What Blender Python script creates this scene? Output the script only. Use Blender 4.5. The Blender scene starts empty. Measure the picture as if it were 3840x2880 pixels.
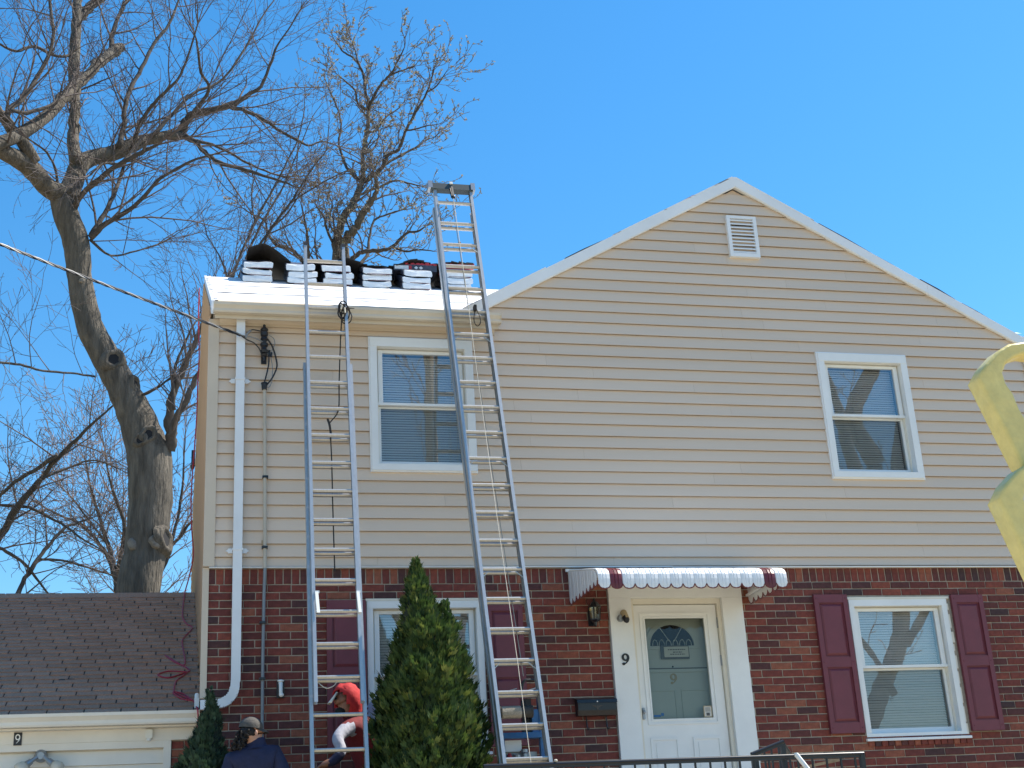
import bpy, bmesh, math, random
from mathutils import Vector, Matrix, Euler

# ------------------------------------------------------------------ camera, light, exposure
sc = bpy.context.scene
COL = sc.collection
cam_d = bpy.data.cameras.new('camera')
cam = bpy.data.objects.new('camera', cam_d)
COL.objects.link(cam)
CAM = Vector((0.0, -12.375, 1.6))
_r = Vector((0.9725121, -0.22647715, -0.05411394))
_u = Vector((-0.02878208, -0.34753149, 0.93722647))
_f = Vector((0.23106668, 0.90990657, 0.34449707))
cam.matrix_world = Matrix(((_r.x, _u.x, -_f.x, CAM.x), (_r.y, _u.y, -_f.y, CAM.y), (_r.z, _u.z, -_f.z, CAM.z), (0, 0, 0, 1)))
cam_d.sensor_fit = 'HORIZONTAL'
cam_d.sensor_width = 36.0
cam_d.lens = 36.0 * 5171.2 / 3840.0
cam_d.clip_start = 0.05
cam_d.clip_end = 3000.0
sc.camera = cam

SUN = Vector((0.68, 0.092, 1.0)).normalized()
world = bpy.data.worlds.new('World')
sc.world = world
world.use_nodes = True
wn = world.node_tree
wn.nodes.clear()
wo = wn.nodes.new('ShaderNodeOutputWorld')
wb = wn.nodes.new('ShaderNodeBackground')
sky = wn.nodes.new('ShaderNodeTexSky')
sky.sky_type = 'NISHITA'
sky.sun_disc = False
sky.sun_elevation = math.asin(SUN.z)
sky.sun_rotation = math.atan2(SUN.x, SUN.y)
sky.altitude = 0.0
sky.air_density = 1.3
sky.dust_density = 0.2
sky.ozone_density = 6.0
wb.inputs['Strength'].default_value = 0.110
hs = wn.nodes.new('ShaderNodeHueSaturation')
hs.inputs['Hue'].default_value = 0.495
hs.inputs['Saturation'].default_value = 1.27
wn.links.new(sky.outputs[0], hs.inputs['Color'])
wn.links.new(hs.outputs[0], wb.inputs[0])
wn.links.new(wb.outputs[0], wo.inputs[0])

sl = bpy.data.lights.new('sun', 'SUN')
sl.energy = 5.0
sl.angle = math.radians(0.53)
sl.color = (1.0, 0.93, 0.82)
so = bpy.data.objects.new('sun', sl)
COL.objects.link(so)
so.rotation_euler = (-SUN).to_track_quat('-Z', 'Y').to_euler()
so.location = (20, 0, 40)

sc.view_settings.view_transform = 'Standard'
sc.view_settings.look = 'None'
sc.view_settings.gamma = 1.0
sc.view_settings.use_curve_mapping = False
sc.view_settings.exposure = 0.86
sc.render.engine = 'CYCLES'
sc.cycles.use_denoising = True
sc.cycles.max_bounces = 8
sc.cycles.transparent_max_bounces = 16

R = random.Random(11)

# ------------------------------------------------------------------ materials
MATS = {}


def lin(c):
    """sRGB 0-255 triple to linear"""
    o = []
    for v in c:
        v /= 255.0
        o.append(v / 12.92 if v <= 0.04045 else ((v + 0.055) / 1.055) ** 2.4)
    return tuple(o)


def mat(name, col, rough=0.6, metal=0.0, noise=0.0, nscale=8.0, bump=0.0, bscale=60.0, stretch=(1, 1, 1), spec=0.5, rnd=None, island=False, ramp=None, translucent=0.0, bdist=0.01):
    """principled material: base colour with two octaves of noise, optional per-object (or per-island) colour ramp and bump"""
    m = bpy.data.materials.new(name)
    m.use_nodes = True
    nt = m.node_tree
    N, L = nt.nodes, nt.links
    b = N['Principled BSDF']
    b.inputs['Roughness'].default_value = rough
    b.inputs['Metallic'].default_value = metal
    b.inputs['Specular IOR Level'].default_value = spec
    tc = N.new('ShaderNodeTexCoord')
    mp = N.new('ShaderNodeMapping')
    mp.inputs['Scale'].default_value = stretch
    L.new(tc.outputs['Object'], mp.inputs['Vector'])
    src = None
    if ramp:
        cr = N.new('ShaderNodeValToRGB')
        els = cr.color_ramp.elements
        while len(els) < len(ramp):
            els.new(0.5)
        for e, (p, c) in zip(els, ramp):
            e.position = p
            e.color = (*c, 1)
        if island:
            g = N.new('ShaderNodeNewGeometry')
            L.new(g.outputs['Random Per Island'], cr.inputs[0])
        else:
            g = N.new('ShaderNodeObjectInfo')
            L.new(g.outputs['Random'], cr.inputs[0])
        src = cr.outputs[0]
    if src is None:
        rgb = N.new('ShaderNodeRGB')
        rgb.outputs[0].default_value = (*col, 1)
        src = rgb.outputs[0]
    if noise:
        n1 = N.new('ShaderNodeTexNoise')
        n1.inputs['Scale'].default_value = nscale
        n1.inputs['Detail'].default_value = 6
        n1.inputs['Roughness'].default_value = 0.65
        L.new(mp.outputs[0], n1.inputs['Vector'])
        mr = N.new('ShaderNodeMapRange')
        mr.inputs['From Min'].default_value = 0.3
        mr.inputs['From Max'].default_value = 0.7
        mr.inputs['To Min'].default_value = 1 - noise
        mr.inputs['To Max'].default_value = 1 + noise
        L.new(n1.outputs[0], mr.inputs[0])
        hv = N.new('ShaderNodeMix')
        hv.data_type = 'RGBA'
        hv.blend_type = 'MULTIPLY'
        hv.inputs[0].default_value = 1.0
        cc = N.new('ShaderNodeCombineColor')
        for i in range(3):
            L.new(mr.outputs[0], cc.inputs[i])
        L.new(src, hv.inputs[6])
        L.new(cc.outputs[0], hv.inputs[7])
        src = hv.outputs[2]
    L.new(src, b.inputs['Base Color'])
    if bump:
        n2 = N.new('ShaderNodeTexNoise')
        n2.inputs['Scale'].default_value = bscale
        n2.inputs['Detail'].default_value = 5
        L.new(mp.outputs[0], n2.inputs['Vector'])
        bp = N.new('ShaderNodeBump')
        bp.inputs['Strength'].default_value = bump
        bp.inputs['Distance'].default_value = bdist
        L.new(n2.outputs[0], bp.inputs['Height'])
        L.new(bp.outputs[0], b.inputs['Normal'])
    if translucent:
        tr = N.new('ShaderNodeBsdfTranslucent')
        L.new(src, tr.inputs[0])
        mx = N.new('ShaderNodeMixShader')
        mx.inputs[0].default_value = translucent
        L.new(b.outputs[0], mx.inputs[1])
        L.new(tr.outputs[0], mx.inputs[2])
        L.new(mx.outputs[0], N['Material Output'].inputs[0])
    MATS[name] = m
    return m


def glass(name, refl, tint=(0.8, 0.85, 0.85), rough=0.0):
    m = bpy.data.materials.new(name)
    m.use_nodes = True
    nt = m.node_tree
    nt.nodes.clear()
    o = nt.nodes.new('ShaderNodeOutputMaterial')
    t = nt.nodes.new('ShaderNodeBsdfTransparent')
    t.inputs[0].default_value = (*tint, 1)
    g = nt.nodes.new('ShaderNodeBsdfGlossy')
    g.inputs['Roughness'].default_value = rough
    g.inputs['Color'].default_value = (0.95, 0.97, 1, 1)
    lw = nt.nodes.new('ShaderNodeFresnel')
    lw.inputs[0].default_value = 1.5
    ad = nt.nodes.new('ShaderNodeMath')
    ad.operation = 'ADD'
    ad.use_clamp = True
    ad.inputs[1].default_value = refl
    nt.links.new(lw.outputs[0], ad.inputs[0])
    # slight waviness of old panes
    tc = nt.nodes.new('ShaderNodeTexCoord')
    n = nt.nodes.new('ShaderNodeTexNoise')
    n.inputs['Scale'].default_value = 2.5
    b = nt.nodes.new('ShaderNodeBump')
    b.inputs['Strength'].default_value = 0.035
    b.inputs['Distance'].default_value = 0.01
    nt.links.new(tc.outputs['Object'], n.inputs['Vector'])
    nt.links.new(n.outputs[0], b.inputs['Height'])
    nt.links.new(b.outputs[0], g.inputs['Normal'])
    mx = nt.nodes.new('ShaderNodeMixShader')
    nt.links.new(ad.outputs[0], mx.inputs[0])
    nt.links.new(t.outputs[0], mx.inputs[1])
    nt.links.new(g.outputs[0], mx.inputs[2])
    nt.links.new(mx.outputs[0], o.inputs[0])
    MATS[name] = m
    return m


BR = [(0.0, (0.055, 0.028, 0.030)), (0.12, (0.090, 0.030, 0.029)), (0.30, (0.130, 0.032, 0.026)), (0.62, (0.175, 0.040, 0.030)), (0.86, (0.220, 0.056, 0.036)), (1.0, (0.270, 0.095, 0.055))]
M_brick = mat('brick_face', (0.1, 0.03, 0.03), 0.85, ramp=BR, noise=0.34, nscale=26, bump=0.6, bscale=140)
M_brick2 = mat('brick_face_island', (0.1, 0.03, 0.03), 0.85, ramp=BR, island=True, noise=0.34, nscale=26, bump=0.6, bscale=140)
M_mortar = mat('mortar', (0.40, 0.345, 0.28), 0.95, noise=0.25, nscale=14, bump=0.6, bscale=160)
SD = [(0.0, (0.665, 0.537, 0.420)), (0.5, (0.685, 0.553, 0.433)), (1.0, (0.705, 0.570, 0.448))]
M_siding = mat('vinyl_siding', (0.5, 0.44, 0.37), 0.42, ramp=SD, noise=0.035, nscale=1.2, bump=0.10, bscale=40, stretch=(0.25, 1, 4), spec=0.4)
M_sidetrim = mat('vinyl_trim', (0.60, 0.505, 0.395), 0.45, noise=0.05, nscale=2)
M_white = mat('white_vinyl', (0.78, 0.79, 0.78), 0.4, noise=0.05, nscale=3)
M_cream = mat('cream_paint', (0.74, 0.70, 0.60), 0.5, noise=0.06, nscale=3)
M_alum_white = mat('white_aluminium_trim', (0.80, 0.81, 0.82), 0.38, noise=0.06, nscale=2.0)
M_gutter = mat('gutter_paint', (0.60, 0.54, 0.45), 0.4, noise=0.08, nscale=2.5)
M_gwhite = mat('garage_paint', (0.74, 0.69, 0.60), 0.5, noise=0.07, nscale=2.0)
M_downspout = mat('downspout_paint', (0.74, 0.76, 0.78), 0.35, noise=0.05, nscale=3)
M_shutter = mat('shutter_paint', (0.160, 0.034, 0.048), 0.5, noise=0.10, nscale=6, bump=0.15, bscale=90)
M_dark = mat('near_black', (0.012, 0.012, 0.014), 0.9)  # flat near-black, put where no opening is cut
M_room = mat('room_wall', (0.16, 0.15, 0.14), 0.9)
M_blind = mat('blind_slat', (0.88, 0.86, 0.82), 0.5, translucent=0.08)
M_glass_up = glass('glass_upper', 0.17, (0.98, 0.98, 0.98))
M_glass_low = glass('glass_screen', 0.06, (0.76, 0.79, 0.80))
M_glass_door = glass('glass_door', 0.0, (0.76, 0.80, 0.76))
M_black = mat('black_iron', (0.012, 0.013, 0.017), 0.28, noise=0.2, nscale=30)
M_blackp = mat('black_plastic', (0.014, 0.014, 0.018), 0.45)
M_alum = mat('ladder_aluminium', (0.50, 0.49, 0.47), 0.42, metal=0.70, noise=0.10, nscale=20, stretch=(3, 3, 0.5))
M_alum_d = mat('ladder_aluminium_worn', (0.50, 0.51, 0.52), 0.42, metal=0.9, noise=0.14, nscale=18, stretch=(3, 3, 0.5))
M_rope = mat('pale_rope', (0.55, 0.50, 0.42), 0.9, noise=0.2, nscale=80)
M_ropeb = mat('dark_rope', (0.035, 0.030, 0.028), 0.9)
M_shgl = mat('brown_shingle', (0.1, 0.07, 0.06), 0.92, ramp=[(0, (0.385, 0.200, 0.122)), (0.5, (0.435, 0.228, 0.142)), (1, (0.490, 0.265, 0.170))], noise=0.28, nscale=60, bump=0.5, bscale=300)
M_shgl2 = mat('brown_shingle_mass', (0.1, 0.07, 0.06), 0.92, ramp=[(0, (0.385, 0.200, 0.122)), (0.5, (0.435, 0.228, 0.142)), (1, (0.490, 0.265, 0.170))], island=True, noise=0.28, nscale=60, bump=0.5, bscale=300)
M_felt = mat('black_felt', (0.042, 0.037, 0.034), 0.85, noise=0.3, nscale=12)
M_wrap = mat('white_wrapper', (0.74, 0.76, 0.78), 0.35, noise=0.10, nscale=9, bump=0.5, bscale=22)
M_wrapside = mat('dark_print_wrapper', (0.055, 0.056, 0.075), 0.4, noise=0.3, nscale=10)
M_wrapred = mat('red_print_wrapper', (0.48, 0.035, 0.04), 0.4, noise=0.2, nscale=10)
M_bark = mat('grey_bark', (0.100, 0.086, 0.068), 0.95, noise=0.60, nscale=4.0, bump=1.0, bscale=12, stretch=(2.4, 2.4, 0.40), bdist=0.05)
M_barkd = mat('dark_bark', (0.062, 0.053, 0.046), 0.95, noise=0.35, nscale=9, bump=0.6, bscale=40)
M_twig = mat('twig_bark', (0.10, 0.080, 0.074), 0.9, noise=0.25, nscale=6)
M_twigp = mat('pale_twig_bark', (0.20, 0.155, 0.14), 0.9, noise=0.25, nscale=6)
M_wood = mat('cut_wood', (0.40, 0.31, 0.21), 0.85, noise=0.25, nscale=25)
M_scar = mat('weathered_wood', (0.19, 0.165, 0.135), 0.9, noise=0.3, nscale=20)
M_hose = mat('red_hose', (0.40, 0.020, 0.035), 0.45)
M_navy = mat('navy_cloth', (0.012, 0.016, 0.050), 0.85, noise=0.25, nscale=14, bump=0.5, bscale=30)
M_red = mat('red_cloth', (0.45, 0.022, 0.026), 0.85, noise=0.15, nscale=14, bump=0.6, bscale=26)
M_red_shade = mat('red_cloth_shaded', (0.150, 0.010, 0.015), 0.85, noise=0.2, nscale=14, bump=0.5, bscale=24)  # the red cloth again, darkened to paint the vest in shade
M_grey = mat('grey_sleeve', (0.36, 0.37, 0.44), 0.85, noise=0.15, nscale=16, bump=0.5, bscale=40)
M_skin = mat('skin', (0.28, 0.135, 0.085), 0.6, noise=0.12, nscale=20)
M_skin2 = mat('skin_light', (0.44, 0.24, 0.17), 0.6, noise=0.12, nscale=20)
M_hair = mat('black_hair', (0.012, 0.009, 0.008), 0.85, noise=0.3, nscale=50, bump=0.8, bscale=60)
M_cap = mat('grey_cap', (0.075, 0.068, 0.060), 0.85, noise=0.2, nscale=20, bump=0.4, bscale=80)
M_jean = mat('dark_jeans', (0.03, 0.04, 0.075), 0.9, noise=0.25, nscale=10)
M_blue = mat('blue_machine_paint', (0.012, 0.10, 0.26), 0.4, noise=0.15, nscale=12)
M_yellow = mat('yellow_paint', (0.66, 0.54, 0.19), 0.42, noise=0.12, nscale=30, bump=0.35, bscale=25)
M_lens = mat('floodlight_lens', (0.55, 0.50, 0.40), 0.15)
M_steel = mat('grey_steel', (0.32, 0.34, 0.36), 0.4, metal=0.7)
M_conduit = mat('painted_conduit', (0.47, 0.43, 0.36), 0.5, noise=0.08, nscale=5)
M_conduit_b = mat('bare_conduit', (0.22, 0.24, 0.26), 0.45, metal=0.4, noise=0.1, nscale=5)
M_concrete = mat('concrete', (0.50, 0.45, 0.38), 0.9, noise=0.2, nscale=3, bump=0.3)
M_grass = mat('lawn', (0.290, 0.240, 0.140), 0.95, noise=0.5, nscale=2.5, bump=0.8, bscale=50)
M_asphalt = mat('old_concrete_road', (0.42, 0.38, 0.31), 0.9, noise=0.25, nscale=20)
M_maroon_trim = mat('maroon_trim', (0.13, 0.018, 0.026), 0.35, noise=0.1, nscale=9)
M_aw_white = mat('white_awning_metal', (0.76, 0.77, 0.78), 0.30, noise=0.07, nscale=8)
M_paper = mat('paper', (0.62, 0.60, 0.54), 0.8)
M_ink = mat('ink', (0.10, 0.10, 0.10), 0.8)
M_tan = mat('tan_sticker', (0.42, 0.33, 0.20), 0.6)
M_number = mat('black_number', (0.010, 0.010, 0.011), 0.4)
M_innerdoor = mat('inner_door_paint', (0.50, 0.52, 0.50), 0.5, noise=0.04, nscale=3)
M_bud = mat('spring_bud', (0.3, 0.3, 0.15), 0.8, island=True, ramp=[(0, (0.20, 0.19, 0.12)), (0.5, (0.28, 0.26, 0.18)), (1, (0.36, 0.31, 0.24))], translucent=0.35)
M_ever = mat('evergreen_spray', (0.04, 0.08, 0.02), 0.7, island=True, ramp=[(0, (0.020, 0.046, 0.012)), (0.45, (0.040, 0.082, 0.018)), (0.8, (0.080, 0.125, 0.022)), (1, (0.15, 0.17, 0.04))], translucent=0.3)
M_ever2 = mat('evergreen_spray_dark', (0.03, 0.06, 0.03), 0.7, island=True, ramp=[(0, (0.014, 0.036, 0.018)), (0.6, (0.026, 0.060, 0.030)), (1, (0.045, 0.088, 0.040))], translucent=0.15)
M_evcore = mat('evergreen_core_shade', (0.012, 0.018, 0.008), 0.95)
M_cable_w = mat('grey_wire', (0.24, 0.245, 0.25), 0.5, metal=0.3)
M_osb = mat('deck_edge', (0.50, 0.41, 0.30), 0.85, noise=0.12, nscale=8)

# white printed underlayment: faint grey print marks on the sheet
M_under = mat('white_underlayment', (0.80, 0.80, 0.80), 0.55)
_n = M_under.node_tree
_tc = _n.nodes.new('ShaderNodeTexCoord')
_mp = _n.nodes.new('ShaderNodeMapping')
_mp.inputs['Scale'].default_value = (2.6, 8.0, 8.0)
_nz = _n.nodes.new('ShaderNodeTexNoise')
_nz.inputs['Scale'].default_value = 1.0
_nz.inputs['Detail'].default_value = 4
_cr = _n.nodes.new('ShaderNodeValToRGB')
_cr.color_ramp.elements[0].position = 0.57
_cr.color_ramp.elements[0].color = (0.80, 0.80, 0.80, 1)
_cr.color_ramp.elements[1].position = 0.64
_cr.color_ramp.elements[1].color = (0.17, 0.18, 0.20, 1)
_n.links.new(_tc.outputs['Object'], _mp.inputs[0])
_n.links.new(_mp.outputs[0], _nz.inputs['Vector'])
_n.links.new(_nz.outputs[0], _cr.inputs[0])
_n.links.new(_cr.outputs[0], _n.nodes['Principled BSDF'].inputs['Base Color'])

# ------------------------------------------------------------------ builders
ORG = {}


def origin(o):
    return ORG.get(o.name, Vector((0, 0, 0))) if o else Vector((0, 0, 0))


class MB:
    """collects shapes in world coordinates; build() links them as ONE mesh object"""

    def __init__(s):
        s.v = []
        s.f = []

    def poly(s, pts):
        i = len(s.v)
        s.v += [tuple(p) for p in pts]
        s.f.append(tuple(range(i, i + len(pts))))
        return s

    def box(s, x0, x1, y0, y1, z0, z1):
        i = len(s.v)
        s.v += [(x0, y0, z0), (x1, y0, z0), (x1, y1, z0), (x0, y1, z0), (x0, y0, z1), (x1, y0, z1), (x1, y1, z1), (x0, y1, z1)]
        s.f += [tuple(i + k for k in q) for q in ((0, 3, 2, 1), (4, 5, 6, 7), (0, 1, 5, 4), (1, 2, 6, 5), (2, 3, 7, 6), (3, 0, 4, 7))]
        return s

    def obox(s, c, ax, ay, az):
        """box from centre and three half-extent vectors"""
        c, ax, ay, az = Vector(c), Vector(ax), Vector(ay), Vector(az)
        i = len(s.v)
        for sz in (-1, 1):
            for sx, sy in ((-1, -1), (1, -1), (1, 1), (-1, 1)):
                s.v.append(tuple(c + ax * sx + ay * sy + az * sz))
        s.f += [tuple(i + k for k in q) for q in ((0, 3, 2, 1), (4, 5, 6, 7), (0, 1, 5, 4), (1, 2, 6, 5), (2, 3, 7, 6), (3, 0, 4, 7))]
        return s

    def bar(s, a, b, w, h, up=(0, 0, 1)):
        a, b = Vector(a), Vector(b)
        d = (b - a)
        L = d.length
        d = d / L
        x = d.cross(Vector(up))
        if x.length < 1e-4:
            x = d.cross(Vector((0, 1, 0)))
        x.normalize()
        u = x.cross(d).normalized()
        return s.obox((a + b) / 2, d * L / 2, x * w / 2, u * h / 2)

    def prism(s, pts, axis, a, b):
        """extrude a polygon: axis 'y' takes (x,z) points, axis 'x' takes (y,z) points"""
        n = len(pts)
        i = len(s.v)
        for q in (a, b):
            for p in pts:
                s.v.append((p[0], q, p[1]) if axis == 'y' else ((q, p[0], p[1]) if axis == 'x' else (p[0], p[1], q)))
        s.f.append(tuple(range(i, i + n)))
        s.f.append(tuple(range(i + 2 * n - 1, i + n - 1, -1)))
        for k in range(n):
            k2 = (k + 1) % n
            s.f.append((i + k, i + n + k, i + n + k2, i + k2))
        return s

    def tube(s, pts, rad, n=6, cap=True):
        pts = [Vector(p) for p in pts]
        if not hasattr(rad, '__len__'):
            rad = [rad] * len(pts)
        i0 = len(s.v)
        prev = None
        for k, p in enumerate(pts):
            if k == 0:
                d = pts[1] - p
            elif k == len(pts) - 1:
                d = p - pts[k - 1]
            else:
                d = pts[k + 1] - pts[k - 1]
            if d.length < 1e-7:
                d = Vector((0, 0, 1))
            d.normalize()
            if prev is None:
                a = Vector((0, 0, 1)) if abs(d.z) < 0.9 else Vector((1, 0, 0))
                x = d.cross(a).normalized()
            else:
                x = prev - d * prev.dot(d)
                if x.length < 1e-5:
                    x = d.cross(Vector((0, 0, 1)))
                x.normalize()
            prev = x
            y = d.cross(x)
            for j in range(n):
                t = 2 * math.pi * j / n
                q = p + (x * math.cos(t) + y * math.sin(t)) * rad[k]
                s.v.append((q.x, q.y, q.z))
        for k in range(len(pts) - 1):
            for j in range(n):
                a = i0 + k * n + j
                b = i0 + k * n + (j + 1) % n
                s.f.append((a, b, b + n, a + n))
        if cap:
            s.f.append(tuple(i0 + j for j in range(n - 1, -1, -1)))
            e = i0 + (len(pts) - 1) * n
            s.f.append(tuple(e + j for j in range(n)))
        return s

    def lathe(s, c, prof, n=14, axis=(0, 0, 1)):
        """profile of (distance along axis, radius) about a centre"""
        ax = Vector(axis).normalized()
        return s.tube([Vector(c) + ax * p[0] for p in prof], [max(p[1], 1e-4) for p in prof], n)

    def ball(s, c, r, seg=12, ring=8, rot=None):
        if not hasattr(r, '__len__'):
            r = (r, r, r)
        c = Vector(c)
        i0 = len(s.v)
        for a in range(1, ring):
            th = math.pi * a / ring
            for b in range(seg):
                ph = 2 * math.pi * b / seg
                q = Vector((r[0] * math.sin(th) * math.cos(ph), r[1] * math.sin(th) * math.sin(ph), r[2] * math.cos(th)))
                if rot:
                    q = rot @ q
                s.v.append(tuple(c + q))
        q = Vector((0, 0, r[2]))
        s.v.append(tuple(c + (rot @ q if rot else q)))
        s.v.append(tuple(c - (rot @ q if rot else q)))
        T, B = len(s.v) - 2, len(s.v) - 1
        for a in range(ring - 2):
            for b in range(seg):
                p = i0 + a * seg + b
                p2 = i0 + a * seg + (b + 1) % seg
                s.f.append((p, p + seg, p2 + seg, p2))
        for b in range(seg):
            s.f.append((T, i0 + b, i0 + (b + 1) % seg))
            e = i0 + (ring - 2) * seg
            s.f.append((B, e + (b + 1) % seg, e + b))
        return s

    def build(s, name, m, parent=None, smooth=False, loc=None, stuff=False):
        if loc is None:
            loc = origin(parent) if parent else Vector((0, 0, 0))
        loc = Vector(loc)
        me = bpy.data.meshes.new(name)
        me.from_pydata([(v[0] - loc.x, v[1] - loc.y, v[2] - loc.z) for v in s.v], [], s.f)
        me.update()
        if m:
            me.materials.append(m)
        if smooth:
            me.polygons.foreach_set('use_smooth', [True] * len(me.polygons))
        o = bpy.data.objects.new(name, me)
        COL.objects.link(o)
        if parent:
            o.parent = parent
            o.location = loc - origin(parent)
        else:
            o.location = loc
        ORG[o.name] = loc
        if stuff:
            o['kind'] = 'stuff'
        return o


def inst(name, me, parent, loc, rot=None):
    """another object on shared mesh data"""
    o = bpy.data.objects.new(name, me)
    COL.objects.link(o)
    o.parent = parent
    o.location = Vector(loc) - origin(parent)
    if rot:
        o.rotation_euler = rot
    return o


def tag(o, label=None, cat=None, group=None, kind=None):
    if label:
        o['label'] = label
    if cat:
        o['category'] = cat
    if group:
        o['group'] = group
    if kind:
        o['kind'] = kind
    return o


def thing(name, loc, label, cat, group=None):
    o = bpy.data.objects.new(name, None)
    COL.objects.link(o)
    o.location = loc
    o.empty_display_size = 0.2
    ORG[o.name] = Vector(loc)
    return tag(o, label, cat, group)


def smooth_path(pts, sub=4):
    """Catmull-Rom through the points"""
    P = [Vector(p) for p in pts]
    out = []
    for i in range(len(P) - 1):
        p0 = P[i - 1] if i else P[0] * 2 - P[1]
        p3 = P[i + 2] if i + 2 < len(P) else P[-1] * 2 - P[-2]
        for k in range(sub):
            t = k / sub
            out.append(0.5 * ((2 * P[i]) + (P[i + 1] - p0) * t + (2 * p0 - 5 * P[i] + 4 * P[i + 1] - p3) * t * t + (-p0 + 3 * P[i] - 3 * P[i + 1] + p3) * t ** 3))
    out.append(P[-1])
    return out


def rects(x0, x1, z0, z1, holes):
    """split a rectangle around rectangular holes"""
    xs = sorted({x0, x1, *[min(max(h[k], x0), x1) for h in holes for k in (0, 1)]})
    zs = sorted({z0, z1, *[min(max(h[k], z0), z1) for h in holes for k in (2, 3)]})
    for a, b in zip(xs, xs[1:]):
        for c, d in zip(zs, zs[1:]):
            mx, mz = (a + b) / 2, (c + d) / 2
            if not any(h[0] < mx < h[1] and h[2] < mz < h[3] for h in holes):
                yield a, b, c, d


def proj(p):
    """share of the frame (x right, y down) where a world point lands, and its depth"""
    q = Vector(p) - CAM
    z = q.dot(_f)
    return 0.5 + 5171.2 / 3840 * q.dot(_r) / z, 0.5 - 5171.2 / 2880 * q.dot(_u) / z, z

# ------------------------------------------------------------------ ground
def gz(y):
    """height of the front yard"""
    if y > -1.9:
        return 1.5
    if y > -10.5:
        return 1.5 - 1.5 * (-1.9 - y) / 8.6
    return 0.0


g = MB()
YS = [400, 60, 12, 2, 0, -1.9, -3, -4.5, -6, -7.5, -9, -10.5]
XS = [-400, -60, -20, -8, -2, 3, 8, 14, 30, 80, 400]
for ya, yb in zip(YS, YS[1:]):
    for xa, xb in zip(XS, XS[1:]):
        g.poly([(xa, yb, gz(yb)), (xb, yb, gz(yb)), (xb, ya, gz(ya)), (xa, ya, gz(ya))])
g.poly([(-400, -400, 0), (400, -400, 0), (400, -10.5, 0), (-400, -10.5, 0)])
tag(g.build('ground', M_grass), kind='structure', label='lawn rising gently towards the house')
g = MB()
for ya, yb in zip(YS[4:], YS[5:]):
    g.poly([(-3.4, yb, gz(yb) + 0.006), (0.1, yb, gz(yb) + 0.006), (0.1, ya - 0.02, gz(ya) + 0.006), (-3.4, ya - 0.02, gz(ya) + 0.006)])
tag(g.build('driveway', M_concrete), kind='structure')
tag(MB().box(-400, 400, -12.0, -10.6, -0.3, 0.12).build('pavement', M_concrete), kind='structure')
tag(MB().poly([(-400, -20.5, 0.008), (400, -20.5, 0.008), (400, -13.2, 0.008), (-400, -13.2, 0.008)]).build('road', M_asphalt), kind='structure')

# ------------------------------------------------------------------ house
house = thing('brick_and_siding_house', (4.4, 3.5, 1.5), 'two storey house with beige siding over red brick and a front gable', 'house')
XR = 8.95          # right corner
SIDE = 0.1216      # siding exposure
Z0 = 4.54          # a course line
SLOPE = 0.53       # main roof
GS = 0.552          # gable roof
AX, AZ = 5.745, 8.745   # gable apex (top of rake)


def xl(y):
    return 0.237 - 0.0065 * y


WU1 = (1.735, 2.735, 5.367, 6.706)
WU2 = (6.447, 7.460, 5.362, 6.718)
WL1 = (1.666, 2.735, 2.790, 4.135)
WL2 = (6.430, 7.500, 2.790, 4.115)
DOOR = (3.95, 5.300, 2.04, 4.250)

# sheathing behind the siding, mortar behind the bricks
m = MB()
for a, b, c, d in rects(0.25, XR, 4.43, 6.97, [(w[0] + 0.05, w[1] - 0.05, w[2] + 0.05, w[3] - 0.05) for w in (WU1, WU2)]):
    m.poly([(a, 0.012, c), (b, 0.012, c), (b, 0.012, d), (a, 0.012, d)])
m.poly([(2.7, 0.012, 6.97), (8.92, 0.012, 6.97), (AX, 0.012, 8.62)])
m.build('sheathing', M_siding, house)
m = MB()
for a, b, c, d in rects(0.245, XR, 1.4, 4.45, [WL1, WL2, DOOR]):
    m.poly([(a, 0.008, c), (b, 0.008, c), (b, 0.008, d), (a, 0.008, d)])
m.poly([(0.245, 0.008, 1.4), (0.245, 0.008, 4.45), (xl(7), 7.0, 4.45), (xl(7), 7.0, 1.4)])
m.poly([(XR, 0.008, 1.4), (XR, 7.0, 1.4), (XR, 7.0, 7.0), (XR, 0.008, 7.0)])
m.poly([(xl(7), 7.02, 1.4), (XR, 7.02, 1.4), (XR, 7.02, 7.0), (xl(7), 7.02, 7.0)])
m.build('mortar_wall', M_mortar, house)


# --- siding courses
def plank_seg(xa0, xb0, xa1, xb1, za, zb, k):
    """one length of siding between two heights; a0/b0 ends at the bottom edge, a1/b1 at the top"""
    zt, zl = Z0 + (k + 1) * SIDE, Z0 + k * SIDE

    def yy(z):
        return -0.032 + 0.022 * (z - zl) / SIDE
    m = MB()
    top = zb - 0.001
    yb = yy(za)
    ring = [(-0.002, za + 0.020, 0), (yb + 0.007, za + 0.018, 0), (yb + 0.006, za, 0), (yb, za + 0.001, 0), (yb + 0.001, za + 0.006, 0), (yy(top), top, 1), (0.004, top, 1)]
    for (y, z, e) in ring:
        m.v += [((xa0, xa1)[e], y, z), ((xb0, xb1)[e], y, z)]
    n_ = len(ring)
    for j in range(n_ - 1):
        m.f.append((2 * j, 2 * j + 1, 2 * j + 3, 2 * j + 2))
    m.f += [tuple(range(0, 2 * n_, 2)), tuple(range(2 * n_ - 1, 0, -2))]
    return m.build('siding_plank', M_siding, house)


def left_x(z):
    if z < 6.86:
        return 0.306
    return max(2.62, AX - (AZ - 0.10 - z) / GS - 0.02)


def right_x(z):
    return min(XR, AX + (AZ - 0.10 - z) / GS + 0.02)


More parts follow.
